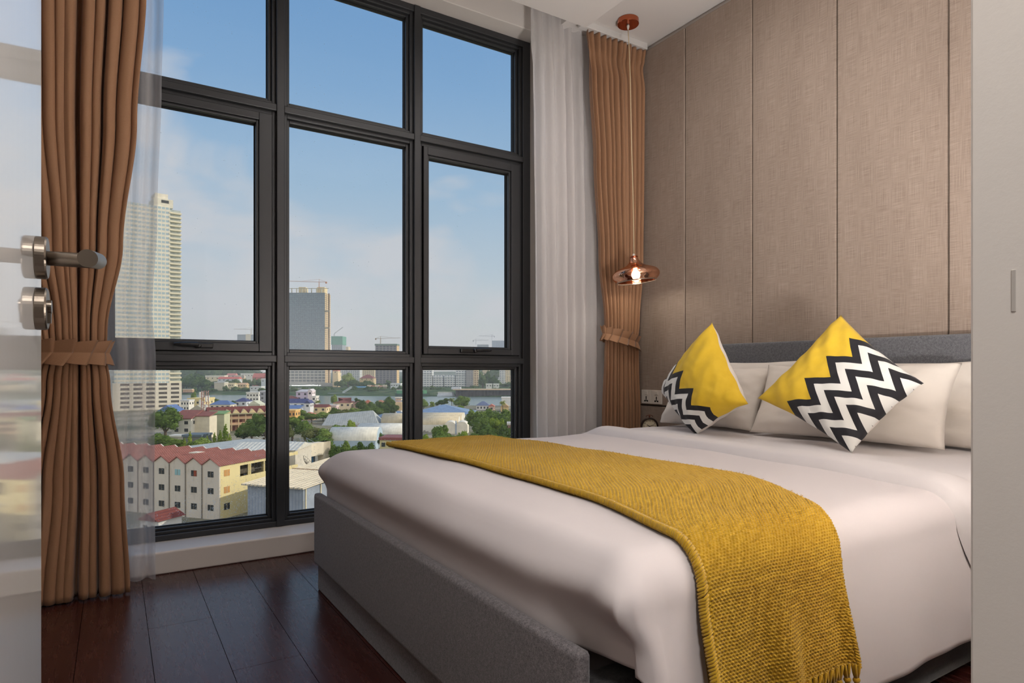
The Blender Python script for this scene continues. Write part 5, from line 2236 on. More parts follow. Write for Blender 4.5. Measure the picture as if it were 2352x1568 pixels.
house('white house with a slate blue hip roof by the river', 1094, 1124, 922, 931, 470, (226, 226, 226), R_SLATE, 'hip', 12, nwin=4)
house('small pink house beside the slate roofed one', 1122, 1136, 928, 933, 462, (228, 196, 180), (196, 120, 104), 'gable', 8, along='y', nwin=1)
house('white flat topped riverside building at the right frame edge', 1152, 1186, 912, 914, 520, (222, 224, 224), (232, 230, 226), 'flat', 12, nwin=0, floors=1)
house('sunlit ochre gable behind the palms at the right', 1150, 1168, 926, 934, 450, (226, 196, 140), (190, 160, 120), 'gable', 10, along='y', nwin=0)
house('brick red terraced house at the lower right behind the trees', 1166, 1196, 972, 976, 225, (150, 118, 108), (196, 190, 180), 'flat', 8, nwin=2, floors=3)

# small dark script mark on the white warehouse wall
cu = bpy.data.curves.new('mark', 'FONT')
cu.body = 'Bys'
cu.size = 1.9
cu.extrude = 0.02
cu.shear = 0.3
tmp = bpy.data.objects.new('mark', cu)
COL.objects.link(tmp)
bpy.context.view_layer.update()
me = bpy.data.meshes.new_from_object(tmp.evaluated_get(bpy.context.evaluated_depsgraph_get()))
bpy.data.objects.remove(tmp)
bpy.data.curves.remove(cu)
me.materials.clear()
me.materials.append(M_WIN)
vw = [o for o in bpy.data.objects if o.get('label') == 'triple cream vaulted warehouse with a white end wall'][0]
mk_ = part('wall_lettering', None, None, vw, mesh=me)
mk_.rotation_euler = (PI / 2, 0, 0)
mk_.location = (span(930, 300, 971, 0), -0.06, hz_of(994, 300))
# ================================================================== TREES
G1 = 'trees in the left low pane'
G2 = 'trees in the middle low pane'
G3 = 'trees in the right low pane'
G4 = 'trees on the far river bank'
tree(380, 1012, 930, 74, 'round', 'dark', 'big dark tree left of the white red roofed house', G1)
tree(366, 1030, 992, 50, 'round', 'mid', 'low bush under the big dark tree on the left', G1, t=232)
tree(400, 1034, 1003, 44, 'round', 'mid', 'low bush in front of the long white shed', G1, t=226)
tree(578, 1022, 958, 72, 'round', 'mid', 'broad tree before the right half of the school', G1, t=250)
tree(607, 1026, 944, 66, 'spread', 'dark', 'tall open tree against the left mullion', G1, t=244)
tree(560, 1018, 976, 42, 'round', 'dark', 'small dark tree beside the broad tree before the school', G1, t=252)
for (x, yt, wd, lb) in ((436, 988, 11, 'slim column tree left of the low carport'), (492, 990, 10, 'slim column tree, second of the row before the school'), (476, 998, 8, 'shortest slim column tree of the row'),
                        (506, 985, 13, 'slim column tree, pair of the tall one before the school'), (517, 970, 15, 'tallest slim column tree before the school'), (424, 1003, 9, 'thin column tree above the red sawtooth roofs'), (528, 996, 12, 'slim column tree at the right end of the row')):
    tree(x, 1034, yt, wd, 'column', 'light', lb, 'slim column trees', t=222 + (x % 7))
tree(466, 1036, 1003, 60, 'round', 'mid', 'round bush between the slim column trees', G1, t=218)
tree(510, 1040, 1006, 56, 'round', 'olive', 'olive bush under the tallest slim tree', G1, t=216)
tree(440, 1036, 1012, 40, 'round', 'dark', 'dark bush over the sawtooth ridges', G1, t=216)
tree(598, 1034, 1012, 56, 'round', 'light', 'low light hedge by the left mullion', G1, t=200)
tree(447, 918, 897, 9, 'column', 'light', 'small twin cypress by the river on the left', 'cypresses by the river', t=620)
tree(442, 918, 901, 7, 'column', 'light', 'slimmer of the two river cypresses', 'cypresses by the river', t=622)
tree(495, 924, 914, 22, 'round', 'dark', 'small dark tree behind the blue sheet roofed house', G1, t=545)
tree(533, 934, 918, 20, 'round', 'dark', 'small tree between the blue and the navy roofs', G1, t=452)
tree(480, 922, 912, 18, 'round', 'dark', 'small dark tree by the telecom mast', G1, t=560)
# middle pane
tree(672, 1014, 948, 66, 'spread', 'mid', 'tall pale tree at the left edge of the middle pane', G2, t=262)
tree(700, 1018, 962, 52, 'round', 'mid', 'leafy tree in front of the orange building', G2, t=256)
tree(657, 1020, 972, 44, 'round', 'olive', 'olive tree hard against the left mullion in the middle pane', G2, t=250)
tree(691, 972, 936, 32, 'round', 'mid', 'small tree between the navy roofed house and the pink roof', G2, t=352)
tree(716, 972, 946, 40, 'round', 'dark', 'dark tree below the maroon roofed house', G2, t=350)
tree(742, 968, 944, 38, 'round', 'mid', 'green tree right of the maroon roofed house', G2, t=366)
tree(768, 968, 934, 34, 'round', 'dark', 'dark tree left under the red pyramid roof', G2, t=372)
tree(790, 968, 938, 38, 'round', 'olive', 'olive tree below the red pyramid roof', G2, t=370)
tree(812, 966, 934, 38, 'round', 'mid', 'green tree behind the grey warehouse ridge', G2, t=376)
tree(768, 926, 904, 17, 'round', 'mid', 'single tree standing clear against the river', G2, t=500)
for i, (x, yt, wd) in enumerate(((832, 916, 34), (853, 920, 30), (872, 918, 30), (893, 908, 34), (842, 930, 36), (866, 932, 34), (884, 930, 34), (905, 925, 24))):
    tree(x, 966, yt, wd, 'round', 'dark', 'dark tree in the tight row right of the red pyramid roof', 'tight row of dark trees', t=398 + (i % 4) * 7 - (26 if i > 3 else 0))
tree(824, 932, 913, 20, 'spread', 'dark', 'thin branched tree against the river left of the dark row', G2, t=480)
tree(716, 1024, 978, 58, 'round', 'olive', 'broad olive tree below the grey warehouse on the left', G2, t=236)
tree(748, 1024, 980, 54, 'round', 'mid', 'broad green tree below the grey warehouse', G2, t=234)
tree(775, 1020, 972, 50, 'round', 'mid', 'tree under the middle of the grey warehouse', G2, t=240)
tree(806, 1012, 960, 32, 'spread', 'light', 'tall light tree before the grey warehouse', G2, t=252)
tree(790, 1016, 974, 44, 'round', 'mid', 'green tree left of the tall light one', G2, t=246)
tree(735, 1026, 998, 70, 'round', 'dark', 'dark hedge tree over the portal building', G2, t=222)
tree(818, 1010, 990, 34, 'round', 'dark', 'dark round bush over the near barrel roof', G2, t=245)
tree(869, 1016, 989, 38, 'round', 'dark', 'dark round tree before the white double vault', G2, t=238)
tree(850, 1014, 995, 28, 'round', 'mid', 'smaller round bush left of the dark round tree', G2, t=238)
for i, (x, yt, wd, m_, lb) in enumerate(((766, 1012, 32, 'dark', 'bush low between the barrel roof and the portal building'), (793, 1008, 36, 'mid', 'bush below the middle of the near barrel roof'), (826, 1010, 40, 'dark', 'bush below the right end of the near barrel roof'), (852, 1012, 36, 'dark', 'bush left of the flat maroon roof'), (776, 1020, 40, 'dark', 'dark bush on the edge of the bed, left'), (812, 1020, 46, 'dark', 'dark bush on the edge of the bed, right'))):
    tree(x, 1050, yt, wd, 'round', m_, lb, G2, t=186 - i)
# right pane
tree(973, 944, 914, 24, 'round', 'mid', 'tree at the left edge of the right pane against the river', G3, t=455)
tree(993, 944, 920, 14, 'spread', 'light', 'thin pale tree second in the right pane', G3, t=462)
tree(1015, 940, 914, 34, 'spread', 'dark', 'flat topped dark tree against the river', G3, t=470)
tree(1061, 942, 906, 40, 'round', 'mid', 'large round tree against the river behind the blue hip roof', G3, t=462)
tree(1058, 940, 929, 18, 'round', 'light', 'pale low bush behind the blue hip roof', G3, t=450)
tree(1092, 1006, 938, 52, 'spread', 'mid', 'tall tree covering the right end of the cream vaults', G3, t=262)
tree(1110, 1010, 946, 56, 'round', 'mid', 'broad tree right of the cream vaults', G3, t=256)
tree(1132, 1006, 934, 54, 'round', 'dark', 'dark tall tree in the middle of the right hand wood', G3, t=268)
tree(1160, 1010, 936, 60, 'round', 'mid', 'tall tree against the right frame', G3, t=262)
tree(1178, 1012, 945, 46, 'round', 'mid', 'tree cut by the right frame', G3, t=256)
tree(1146, 1020, 956, 46, 'spread', 'light', 'bright yellow green tree in front of the right hand wood', G3, t=232)
tree(1120, 1024, 972, 56, 'round', 'dark', 'dark tree under the bright yellow green one', G3, t=226)
tree(1160, 1026, 972, 50, 'round', 'dark', 'dark tree low by the right frame', G3, t=224)
tree(1009, 1020, 968, 46, 'spread', 'mid', 'bushy tree before the white end wall', G3, t=224)
tree(1012, 1024, 984, 60, 'round', 'mid', 'lower bush before the white end wall', G3, t=214)
tree(1060, 1026, 986, 44, 'round', 'light', 'light bush right of the white end wall', G3, t=212)
tree(1090, 1030, 990, 56, 'round', 'dark', 'dark bush low in the middle of the right pane', G3, t=208)
tree(975, 1030, 994, 40, 'round', 'light', 'light bush low at the left of the right pane', G3, t=206)
tree(1040, 1034, 996, 60, 'round', 'mid', 'low bush over the yellow throw', G3, t=204)
tree(1140, 1036, 992, 70, 'round', 'dark', 'low dark bush by the pleated voile', G3, t=204)
# palms
M_FROND = m_leaf('palm_fronds', (110, 124, 60), (160, 164, 92))


def palm(x, yb, yt, t, label):
    base = at(x, HY, t)
    base.z = ZG
    h = EYE + (HY - yt) / FPX * t - ZG
    root = thing('palm_tree', base, label, 'tree', 'palms by the river')
    bm = bmesh.new()
    tube(bm, [(0, 0, 0), (0.3, 0, h * 0.4), (0.1, 0, h * 0.82)], [0.35, 0.25, 0.2], 8)
    part('trunk', bm, M_BARK, root)
    bm = bmesh.new()
    r = random.Random(int(x))
    for k in range(22):
        a = k * 2.4
        up = r.uniform(-0.2, 1.1)
        L_ = h * 0.30 * r.uniform(0.8, 1.1)
        p0 = Vector((0.1, 0, h * 0.82))
        pts = [p0 + Vector((math.cos(a) * L_ * f, math.sin(a) * L_ * f, L_ * (up * f - 0.9 * f * f))) for f in (0, .35, .7, 1)]
        sd_ = Vector((-math.sin(a), math.cos(a), 0.0))
        ws = (0.1, 0.55, 0.5, 0.05)
        rows = [(bm.verts.new(p - sd_ * w_ - Vector((0, 0, w_ * 0.6))), bm.verts.new(p), bm.verts.new(p + sd_ * w_ - Vector((0, 0, w_ * 0.6)))) for p, w_ in zip(pts, ws)]
        for A, B_ in zip(rows, rows[1:]):
            bm.faces.new((A[0], A[1], B_[1], B_[0]))
            bm.faces.new((A[1], A[2], B_[2], B_[1]))
    part('fronds', bm, M_FROND, root)
    return root


palm(1037, 940, 911, 470, 'slim palm left of the large round tree against the river')
palm(1154, 960, 917, 440, 'palm before the white building at the right frame')
palm(730, 938, 916, 470, 'low palm at the river edge right of the lilac house')
# leafless tree by the grey warehouse
bt = thing('bare_tree', at(822, HY, 268), 'leafless brown tree before the grey gabled warehouse', 'tree')
bt.location.z = ZG
hh = hz_of(962, 268)
bm = bmesh.new()
r = random.Random(5)


def branch(p, d, L_, rad, lv):
    q = p + d * L_
    tube(bm, [p, p.lerp(q, .5) + Vector((r.gauss(0, .1), r.gauss(0, .1), 0)), q], [rad, rad * .8, rad * .6], 5)
    if lv:
        for _ in range(3):
            nd = (d + Vector((r.gauss(0, .55), r.gauss(0, .55), r.gauss(0, .3)))).normalized()
            branch(p.lerp(q, r.uniform(.6, 1)), nd, L_ * r.uniform(.5, .75), rad * .55, lv - 1)


branch(Vector((0, 0, 0)), Vector((0, 0, 1)), hh * 0.45, 0.25, 4)
part('branches', bm, P_((148, 124, 100)), bt)

# street lamp before the factory
sl_ = frame('street_lamp', 597, 205, 'twin armed white street lamp by the left mullion', 'street lamp')
hh = hz_of(1005, 205)
bm = bmesh.new()
tube(bm, [(0, 0, 0), (0, 0, hh)], 0.10, 6)
part('pole', bm, P_((222, 224, 222)), sl_)
for s_ in (-1, 1):
    bm = bmesh.new()
    tube(bm, [(0, 0, hh - 0.3), (s_ * 0.9, 0, hh + 0.25), (s_ * 1.5, 0, hh + 0.2)], 0.07, 5)
    box(bm, min(s_ * 1.4, s_ * 0.8), -0.15, hh + 0.15, max(s_ * 1.4, s_ * .8), 0.15, hh + 0.35)
    part('lamp_arm', bm, P_((226, 228, 226)), sl_)

# ================================================================== TALL WHITE TOWER ON THE LEFT
TT = 455
TYAW = math.radians(-40)
tw = frame('tower_block', 262, TT, 'very tall white apartment tower with stacked balconies on the left', 'tower', yaw=TYAW)
Wt = span(262, TT, 391, TYAW)
WB = span(262, TT, 417, TYAW) - Wt
Ht = hz_of(458, TT)
M_TW = m_facade('white_tower_facade', (232, 228, 212), (176, 198, 208), 2.6, 3.2, 0.80, 0.52, rough=0.6)
part('walls', bx(0, 0, 20, Wt, 22, Ht), M_TW, tw)
part('podium', bx(-1, -0.5, -1, Wt + WB, 22, 20), P_((226, 220, 206)), tw)
part('crown', bx(Wt * 0.70, 1, Ht, Wt * 1.06, 20, hz_of(438, TT)), P_((232, 228, 212)), tw)
part('crown_cap', bx(Wt * 0.74, 4, Ht, Wt * 0.98, 18, hz_of(424, TT)), P_((236, 230, 214)), tw)
bm = bmesh.new()
box(bm, Wt * 0.84, 0.94, hz_of(448, TT), Wt * 0.98, 1.02, hz_of(441, TT))
part('crown_opening', bm, M_WIN, tw)
part('balcony_recess', bx(Wt, 1.5, 20, Wt + WB - 0.4, 20, Ht - 1.0), plain('balcony_recess_grey', (176, 186, 186), 0.6, var=0.25, vscale=0.5), tw)
bmd = None
fz = 20.0
kf = 0
while fz < Ht - 1.5:
    if bmd is None:
        bm = bmesh.new()
        box(bm, Wt - 0.6, -0.3, 0, Wt + WB, 20.5, 1.25)
        bmd = part('balcony', bm, P_((236, 230, 204)), tw)
        bmd.location = (0, 0, fz)
    else:
        again(bmd, tw, (0, 0, fz))
    fz += 3.2
M_LOUV = plain('dark_car_park_opening', (88, 84, 80), 0.8)
sp = []
for kf in range(6):
    zc = 2.6 + kf * 3.25
    for x in [Wt + WB - 4.6 - q * 8.2 for q in range(5)]:
        sp.append((x, zc, -0.5))
windows(tw, sp, 5.6, 1.7, M_LOUV, name='car_park_opening')

# ================================================================== FAR BANK
crowd = 'towers on the far bank'
M_NET = m_facade('blue_grey_building_net', (124, 140, 152), (104, 122, 136), 3.4, 3.3, 0.5, 0.4, rough=0.9, var=0.25)
ct, cw, ch = tower('huge unfinished tower wrapped in blue grey netting', 664, 746, 672, 1010, 30, M_NET, yaw=0.0)
part('lit_side', bx(cw, 0, 0, cw + 0.4, 30, ch), m_facade('sunlit_tower_side', (212, 188, 146), (146, 128, 104), 5.2, 3.3, 0.5, 0.5), ct)  # warm sunlight on this side painted into its colour
part('slab_frame', bx(-0.5, -0.6, 0, cw + 0.5, -0.2, ch * 0.17), m_facade('open_concrete_frame', (176, 178, 176), (84, 94, 100), 6.2, 4.6, 0.82, 0.66), ct)
for i in range(7):
    x = 3 + i * cw / 7.2
    part('roof_column', bx(x, 1, ch, x + 1.2, 3, ch + 7.5), P_((188, 186, 172)), ct)
part('roof_rail', bx(0, 0.8, ch + 6.5, cw + 6, 2, ch + 7.3), P_((180, 178, 164)), ct)
part('lift_core', bx(cw * 0.22, 8, ch, cw * 0.42, 20, ch + 10), P_((222, 206, 170)), ct)
part('lift_core', bx(cw * 0.74, 8, ch, cw * 0.95, 24, ch + 10), P_((224, 206, 166)), ct)
for z in (0.35, 0.62, 0.80):
    part('catch_platform', bx(cw - 1.5, -1.5, ch * z, cw + 6.5, 4, ch * z + 1.2), P_((112, 122, 112)), ct)
part('hoist_mast', bx(cw + 3, 8, 0, cw + 5, 10, ch), P_((122, 104, 84)), ct)
part('site_fence', bx(-8, -8, 0, cw + 20, -7.5, 5.5), P_((176, 178, 178)), ct)
M_CRANE = P_((196, 140, 104))
crane(733, 664, 641, 1015, -70, 18, 'tower crane on top of the huge netted tower', M_CRANE)
M_FARW = m_facade('far_white_flats', (220, 222, 224), (134, 150, 164), 4.2, 3.2, 0.55, 0.5)
M_FARC = m_facade('far_cream_flats', (232, 214, 180), (150, 140, 126), 4.0, 3.2, 0.5, 0.45)
M_FARG = m_facade('far_grey_flats', (150, 160, 172), (108, 122, 136), 4.0, 3.3, 0.6, 0.5)
M_FRAMEC = m_facade('far_concrete_frame', (150, 146, 150), (84, 90, 104), 6.5, 3.4, 0.72, 0.62)
M_GREENNET = P_((96, 156, 140))
r_, w_, h_ = tower('grey tower with a teal netted top behind the huge netted tower', 762, 786, 773, 1400, 30, M_FARG, group=crowd)
part('netted_top', bx(-1, -1, h_ * 0.82, w_ + 1, 31, h_ + 1), M_GREENNET, r_)
crane(768, 773, 752, 1405, -2, 3, 'luffing crane above the teal netted top', P_((150, 156, 160)), luff=(20, 22))
tower('small pale block right of the teal topped tower', 787, 800, 796, 1700, 24, M_FARC, group=crowd)
r_, w_, h_ = tower('open framed concrete block with a crane on its roof', 862, 911, 790, 1180, 24, M_FRAMEC, group=crowd)
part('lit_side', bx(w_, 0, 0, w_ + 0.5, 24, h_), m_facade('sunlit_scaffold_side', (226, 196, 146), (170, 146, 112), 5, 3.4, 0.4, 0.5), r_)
part('roof_rim', bx(-1, -1, h_ - 2.5, w_ + 1, 25, h_ + 0.5), P_((120, 140, 128)), r_)
crane(874, 790, 772, 1190, 46, -12, 'tower crane on the open framed concrete block', P_((150, 120, 70)))
tower('white block of flats behind the big light green tree', 770, 802, 847, 1250, 26, M_FARW, group=crowd)
tower('tall white slab right of the big light green tree', 800, 826, 838, 1240, 22, M_FARW, group=crowd)
tower('sandy block between the white slab and the framed block', 824, 860, 848, 1320, 22, M_FARC, group=crowd)
house('cream riverside house with a red roof right of the huge tower', 764, 776, 849, 858, 960, (236, 214, 176), (196, 120, 104), 'gable', 14, along='y', nwin=1).location.z = ZF
house('pale villa below the red roofed riverside house', 766, 778, 862, 866, 985, (226, 214, 186), (214, 206, 190), 'flat', 14, nwin=2).location.z = ZF
house('low house with a dark red hip roof under the trees of the far bank', 826, 858, 866, 874, 1050, (206, 186, 150), (140, 84, 80), 'hip', 20, nwin=3).location.z = ZF
# row of white flats in the right pane
for i, (x0, x1, yt, lb) in enumerate(((966, 994, 850, 'white river flats, leftmost block of the stepped row'), (994, 1019, 861, 'lower white river flats, second block of the stepped row'), (1020, 1046, 861, 'lower white river flats, third block of the stepped row'), (1046, 1070, 850, 'white river flats, rightmost block of the stepped row'))):
    r_, w_, h_ = tower(lb, x0 + 1, x1 - 1, yt, 955, 16, M_FARW, group='white flats in a stepped row', name='apartment_block')
    for k in range(int(h_ // 3.2)):
        part('balcony_band', bx(-0.2, -1.2, 1.5 + k * 3.2, w_ + 0.2, 0, 2.6 + k * 3.2), P_((228, 232, 236)), r_)
r_, w_, h_ = tower('grey block with a sunlit brick scaffold side beside the stepped white flats', 1070, 1087, 846, 950, 22, m_facade('far_grey_brick', (168, 166, 168), (134, 138, 146), 3.4, 3.2, 0.5, 0.5), group=None)
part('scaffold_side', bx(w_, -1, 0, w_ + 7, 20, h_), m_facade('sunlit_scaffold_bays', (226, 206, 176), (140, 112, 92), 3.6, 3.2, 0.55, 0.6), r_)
tower('far blue grey tower with cranes at the right frame', 1130, 1158, 782, 2000, 40, m_facade('far_blue_tower', (170, 184, 206), (132, 150, 178), 6, 3.6, 0.6, 0.5), group=crowd)
tower('low far block left of the blue grey tower', 1096, 1122, 791, 2300, 40, M_FARG, group=crowd)
crane(1130, 782, 768, 2010, -30, 6, 'right hand crane above the far blue grey tower', P_((170, 176, 190)))
crane(1093, 791, 778, 2310, 30, -7, 'left hand faint crane at the right frame', P_((176, 180, 190)))
tower('white slab with a green stripe in the trees on the right', 1147, 1160, 846, 1120, 18, M_FARW, group=crowd)
tower('cream flats near the right frame on the far bank', 1163, 1182, 862, 1080, 22, M_FARC, group=crowd)
tower('sandy flats behind the trees on the right', 1108, 1130, 848, 1500, 26, M_FARC, group=crowd)
tower('bright slab beside the striped white slab', 1159, 1172, 843, 1350, 20, M_FARC, group=crowd)
tower('small white block far behind on the right', 1126, 1146, 850, 1600, 20, M_FARW, group=crowd)
r_, w_, h_ = tower('blue grey twin blocks above the left casement rail', 545, 584, 768, 1900, 40, M_FARG, group=crowd)
part('pale_core', bx(w_ * 0.5, -1, 0, w_ * 0.8, 20, h_ + 1), P_((222, 212, 190)), r_)
crane(577, 768, 752, 1910, -40, 10, 'faint crane over the blue grey twin blocks', P_((186, 176, 160)))
# houses on the far bank, left pane
FBK = [('long white villa among the trees of the far bank', 472, 515, 862, 866, 930, (236, 226, 196), (232, 228, 214), 'flat', 4), ('white school with a red roof on the far bank', 500, 548, 865, 870, 905, (216, 222, 230), (208, 118, 104), 'gable', 5),
       ('pink gabled villa on the far bank, topmost in the pane', 520, 540, 857, 862, 1100, (214, 206, 204), (206, 140, 130), 'gable', 2), ('yellow gabled house end on the far bank', 540, 556, 862, 868, 1000, (236, 204, 150), (208, 200, 190), 'flat', 2),
       ('white stepped flats on the far bank', 553, 582, 857, 860, 1050, (236, 234, 228), (230, 230, 226), 'flat', 4), ('red gabled hall at the left mullion on the far bank', 580, 606, 857, 866, 980, (196, 112, 104), (196, 106, 96), 'gable', 2),
       ('cream tower house by the left mullion', 603, 612, 857, 860, 1000, (240, 214, 160), (232, 206, 160), 'hip', 1), ('grey and cream water works block on stilts', 492, 515, 877, 879, 835, (206, 200, 184), (206, 206, 204), 'flat', 0),
       ('low cream annexe right of the water works', 514, 537, 879, 882, 850, (232, 222, 196), (206, 186, 140), 'gable', 5), ('grey white terrace house at the mullion on the far bank', 600, 640, 869, 872, 880, (206, 216, 226), (214, 218, 222), 'flat', 5),
       ('ochre cottages right of the low annexe', 539, 564, 879, 883, 880, (222, 196, 150), (214, 176, 140), 'gable', 4), ('white boat house at the water edge below the cottages', 574, 600, 887, 889, 812, (222, 226, 228), (222, 224, 224), 'flat', 3),
       ('white container offices on the far bank of the middle pane', 897, 920, 880, 882, 860, (218, 226, 232), (226, 230, 234), 'flat', 4), ('white hut left of two on the right far bank', 1116, 1130, 881, 883, 870, (226, 228, 224), (232, 232, 228), 'flat', 2),
       ('white hut right of two on the right far bank', 1133, 1146, 881, 883, 872, (224, 226, 224), (230, 232, 230), 'flat', 2)]
for (lb, x0, x1, yt, ye, t_, wc, rc, kd, nw) in FBK:
    h_o = house(lb, x0, x1, yt, ye, t_, wc, rc, kd, 12, nwin=nw, floors=1)
    if 'stilts' in lb:
        part('stilts', bx(4, 2, -3, 9, 8, hz_of(890, 835)), P_((120, 104, 88)), h_o)
# tree belts of the far bank
r = random.Random(77)
kk = 0
for (xa, xb, ya, yb_, n_, ta, tb) in ((417, 480, 862, 878, 12, 840, 900), (425, 530, 852, 862, 12, 1000, 1300), (530, 640, 852, 860, 9, 1200, 1500), (480, 560, 868, 876, 7, 870, 930), (560, 610, 866, 872, 5, 900, 960)):
    for i in range(n_):
        x = xa + (xb - xa) * (i + r.random() * 0.7) / n_
        t_ = r.uniform(ta, tb)
        yt = r.uniform(ya, yb_)
        tree(x, 0, yt, r.uniform(15, 30), 'round', 'far', 'tree in the green belt on the far bank behind the left pane', 'green belt of the far bank', t=t_, z=ZF - 1, lift=0.0)
tree(800, 0, 854, 32, 'round', 'light', 'big light green tree on the far bank', G4, t=960, z=ZF, lift=0.05)
for (x, yt, wd) in ((786, 872, 26), (812, 870, 28), (775, 874, 18), (840, 872, 24), (852, 874, 22), (830, 876, 20), (868, 880, 24), (892, 872, 18), (905, 880, 26), (922, 876, 20), (880, 884, 30)):
    tree(x, 0, yt, wd, 'round', 'far', 'dark shoreline tree on the far bank in the middle pane', 'shoreline trees of the middle pane', t=r.uniform(890, 960), z=ZF - 1, lift=0.0)
for (x, yt, wd) in ((1108, 856, 22), (1120, 850, 18), (1135, 862, 24), (1110, 866, 22), (1144, 872, 20), (1170, 876, 24), (1158, 880, 26), (1090, 884, 26), (1075, 886, 22), (1128, 878, 22), (1180, 874, 20)):
    tree(x, 0, yt, wd, 'round', 'far', 'tree on the far bank beside the scaffolded block', 'far bank trees of the right pane', t=r.uniform(900, 980), z=ZF - 1, lift=0.0)

for i in range(22):
    x = 418 + 225 * (i + r.random() * 0.6) / 22 if i < 17 else 1096 + 90 * (i - 17) / 5
    tree(x, 0, r.uniform(840, 847), r.uniform(26, 40), 'round', 'far', 'tree of the farthest green ridge on the skyline', 'farthest tree ridge', t=r.uniform(1350, 1650), z=ZF - 1, lift=0.0)
for i in range(34):
    x = 420 + 770 * (i + r.random() * 0.8) / 34
    yt = r.uniform(884, 892)
    tree(x, 0, yt, r.uniform(14, 34), 'round', 'far', 'low bush on the grassy far bank just above the water', 'bushes on the far bank slope', t=r.uniform(800, 835), z=ZG + 0.5, lift=-0.1, name='bush')
rw = frame('retaining_wall', 640, 838, 'pale concrete retaining wall at the foot of the huge netted tower', 'retaining_wall')
part('concrete_face', bx(0, 0, -2, 46, 2, hz_of(890, 838)), P_((168, 170, 168)), rw)  # low retaining wall on the far bank
sand = frame('sand_heap', 742, 846, 'pale heap of sand beside the foot of the netted tower', 'sand heap')
bm = bmesh.new()
lathe(bm, [(0.0, 5.2), (3, 4.4), (8, 2.0), (12, 0.3), (13, 0)], 16, Matrix.Translation((8, 4, hz_of(893, 846) - 4)) @ Matrix.Diagonal((1.3, 0.6, 0.7, 1)))
part('heap', bm, P_((214, 200, 168)), sand, True)
# ---------------------------------------------------------------- boats and landing stages
def boat(label, x0, x1, yw, t, hull, deck, yt, name='boat', nose=True):
    z = ZG - 0.6
    root = frame(name, x0, t, label, 'boat', 'boats on the river', 0, z)
    L_ = (x1 - x0) / FPX * t
    H_ = EYE + (HY - yt) / FPX * t - z
    bm = bmesh.new()
    prism(bm, [(0, 0), (L_ * 0.86, 0), (L_, 3), (L_ * 0.86, 6), (0, 6)], -0.5, H_ * 0.38)
    part('hull', bm, P_(hull), root)
    bm = bmesh.new()
    prism(bm, [(L_ * .04, 0.6), (L_ * 0.84, 0.6), (L_ * 0.92, 3), (L_ * .84, 5.4), (L_ * .04, 5.4)], H_ * 0.38, H_)
    part('cabin', bm, P_(deck), root)
    part('canopy', bx(L_ * .02, 0.3, H_, L_ * 0.8, 5.7, H_ + 0.5), P_((226, 222, 206)), root)
    return root


boat('green double decked boat at the right mullion', 908, 986, 912, 742, (70, 92, 84), (92, 156, 116), 896)
boat('small white passenger boat right of the green one', 1004, 1045, 911, 735, (196, 206, 218), (212, 216, 224), 901)
boat('brown barge moored at the left below the water works', 418, 446, 902, 800, (104, 92, 88), (206, 170, 140), 894)
pr = frame('landing_stage', 1046, 730, 'long dark riverside quay with a pale deck at the right', 'quay')
Lp = (1186 - 1046) / FPX * 730
zt = hz_of(894, 730)
part('quay_wall', bx(0, 3, -2, Lp + 20, 6, zt - 0.8), plain('dark_stained_quay', (92, 88, 92), 0.9, var=0.5, vscale=0.12), pr)
part('deck', bx(-3, -1, zt - 0.8, Lp + 20, 30, zt), P_((206, 180, 146)), pr)
for i in range(18):
    part('pile', bx(1 + i * 4, -0.6, -2, 1.8 + i * 4, 0.2, zt - 0.8), P_((84, 80, 82)), pr)
part('canopy_roof', bx(-5, 2, zt, 6, 10, zt + 2.6), P_((206, 212, 222)), pr)
pn = frame('pontoon', 752, 770, 'grey floating pontoon below the sloping gangway', 'pontoon')
part('float', bx(0, 0, -0.6, 30, 6, 1.6), P_((140, 152, 158)), pn)
gw = frame('gangway', 786, 772, 'white lattice gangway sloping down to the pontoon', 'gangway')
bm = bmesh.new()
za, zb = hz_of(904, 772), hz_of(891, 772)
for o_ in (0, 2.4):
    tube(bm, [(0, o_, za), (11, o_, zb)], 0.2, 4)
    tube(bm, [(0, o_, za + 2.2), (11, o_, zb + 2.2)], 0.2, 4)
    for i in range(8):
        f = i / 7
        tube(bm, [(11 * f, o_, za + (zb - za) * f), (11 * min(1, f + .1), o_, za + (zb - za) * min(1, f + .1) + 2.2)], 0.16, 4)
part('lattice', bm, P_((214, 222, 226)), gw)
tf = frame('tarpaulin_roof', 817, 850, 'bright blue tarpaulin roof on the far bank', 'canopy')
part('sheet', bx(0, 0, hz_of(890, 850), 13, 6, hz_of(887, 850)), P_((120, 176, 222)), tf)
mk = [(843, 884, (226, 200, 176)), (852, 885, (206, 150, 130)), (861, 884, (222, 206, 190)), (870, 885, (214, 170, 150)), (879, 884, (226, 214, 196))]
for i, (x, y, c) in enumerate(mk):
    ms = frame('market_stall', x, 862 + i, 'small stall of the pale market strip right of the blue tarpaulin', 'stall', 'market stalls on the far bank')
    part('awning', bx(0, 0, hz_of(888, 862), 5, 5, hz_of(y, 862)), P_(c), ms)
    part('posts', bx(0.3, 0.3, 0, 4.5, 4.5, hz_of(888, 862)), P_((150, 140, 128)), ms)

# thin evening haze lying over the city
bm = bmesh.new()
c_ = [n0 - away * 430, n1 - away * 430, n1 + away * 2600, n0 + away * 2600]
prism(bm, [(p.x, p.y) for p in c_], ZG - 5, 95)
k = NT('evening_haze')
vs_ = k.n('VolumeScatter')
vs_.inputs['Color'].default_value = (0.86, 0.92, 1.0, 1)
vs_.inputs['Density'].default_value = 0.00024
vs_.inputs['Anisotropy'].default_value = 0.2
k.l(vs_.outputs[0], k.out.inputs['Volume'])
tag(obj('haze', bm, k.m), 'thin bluish haze over the river and the far bank', 'haze', kind='stuff')
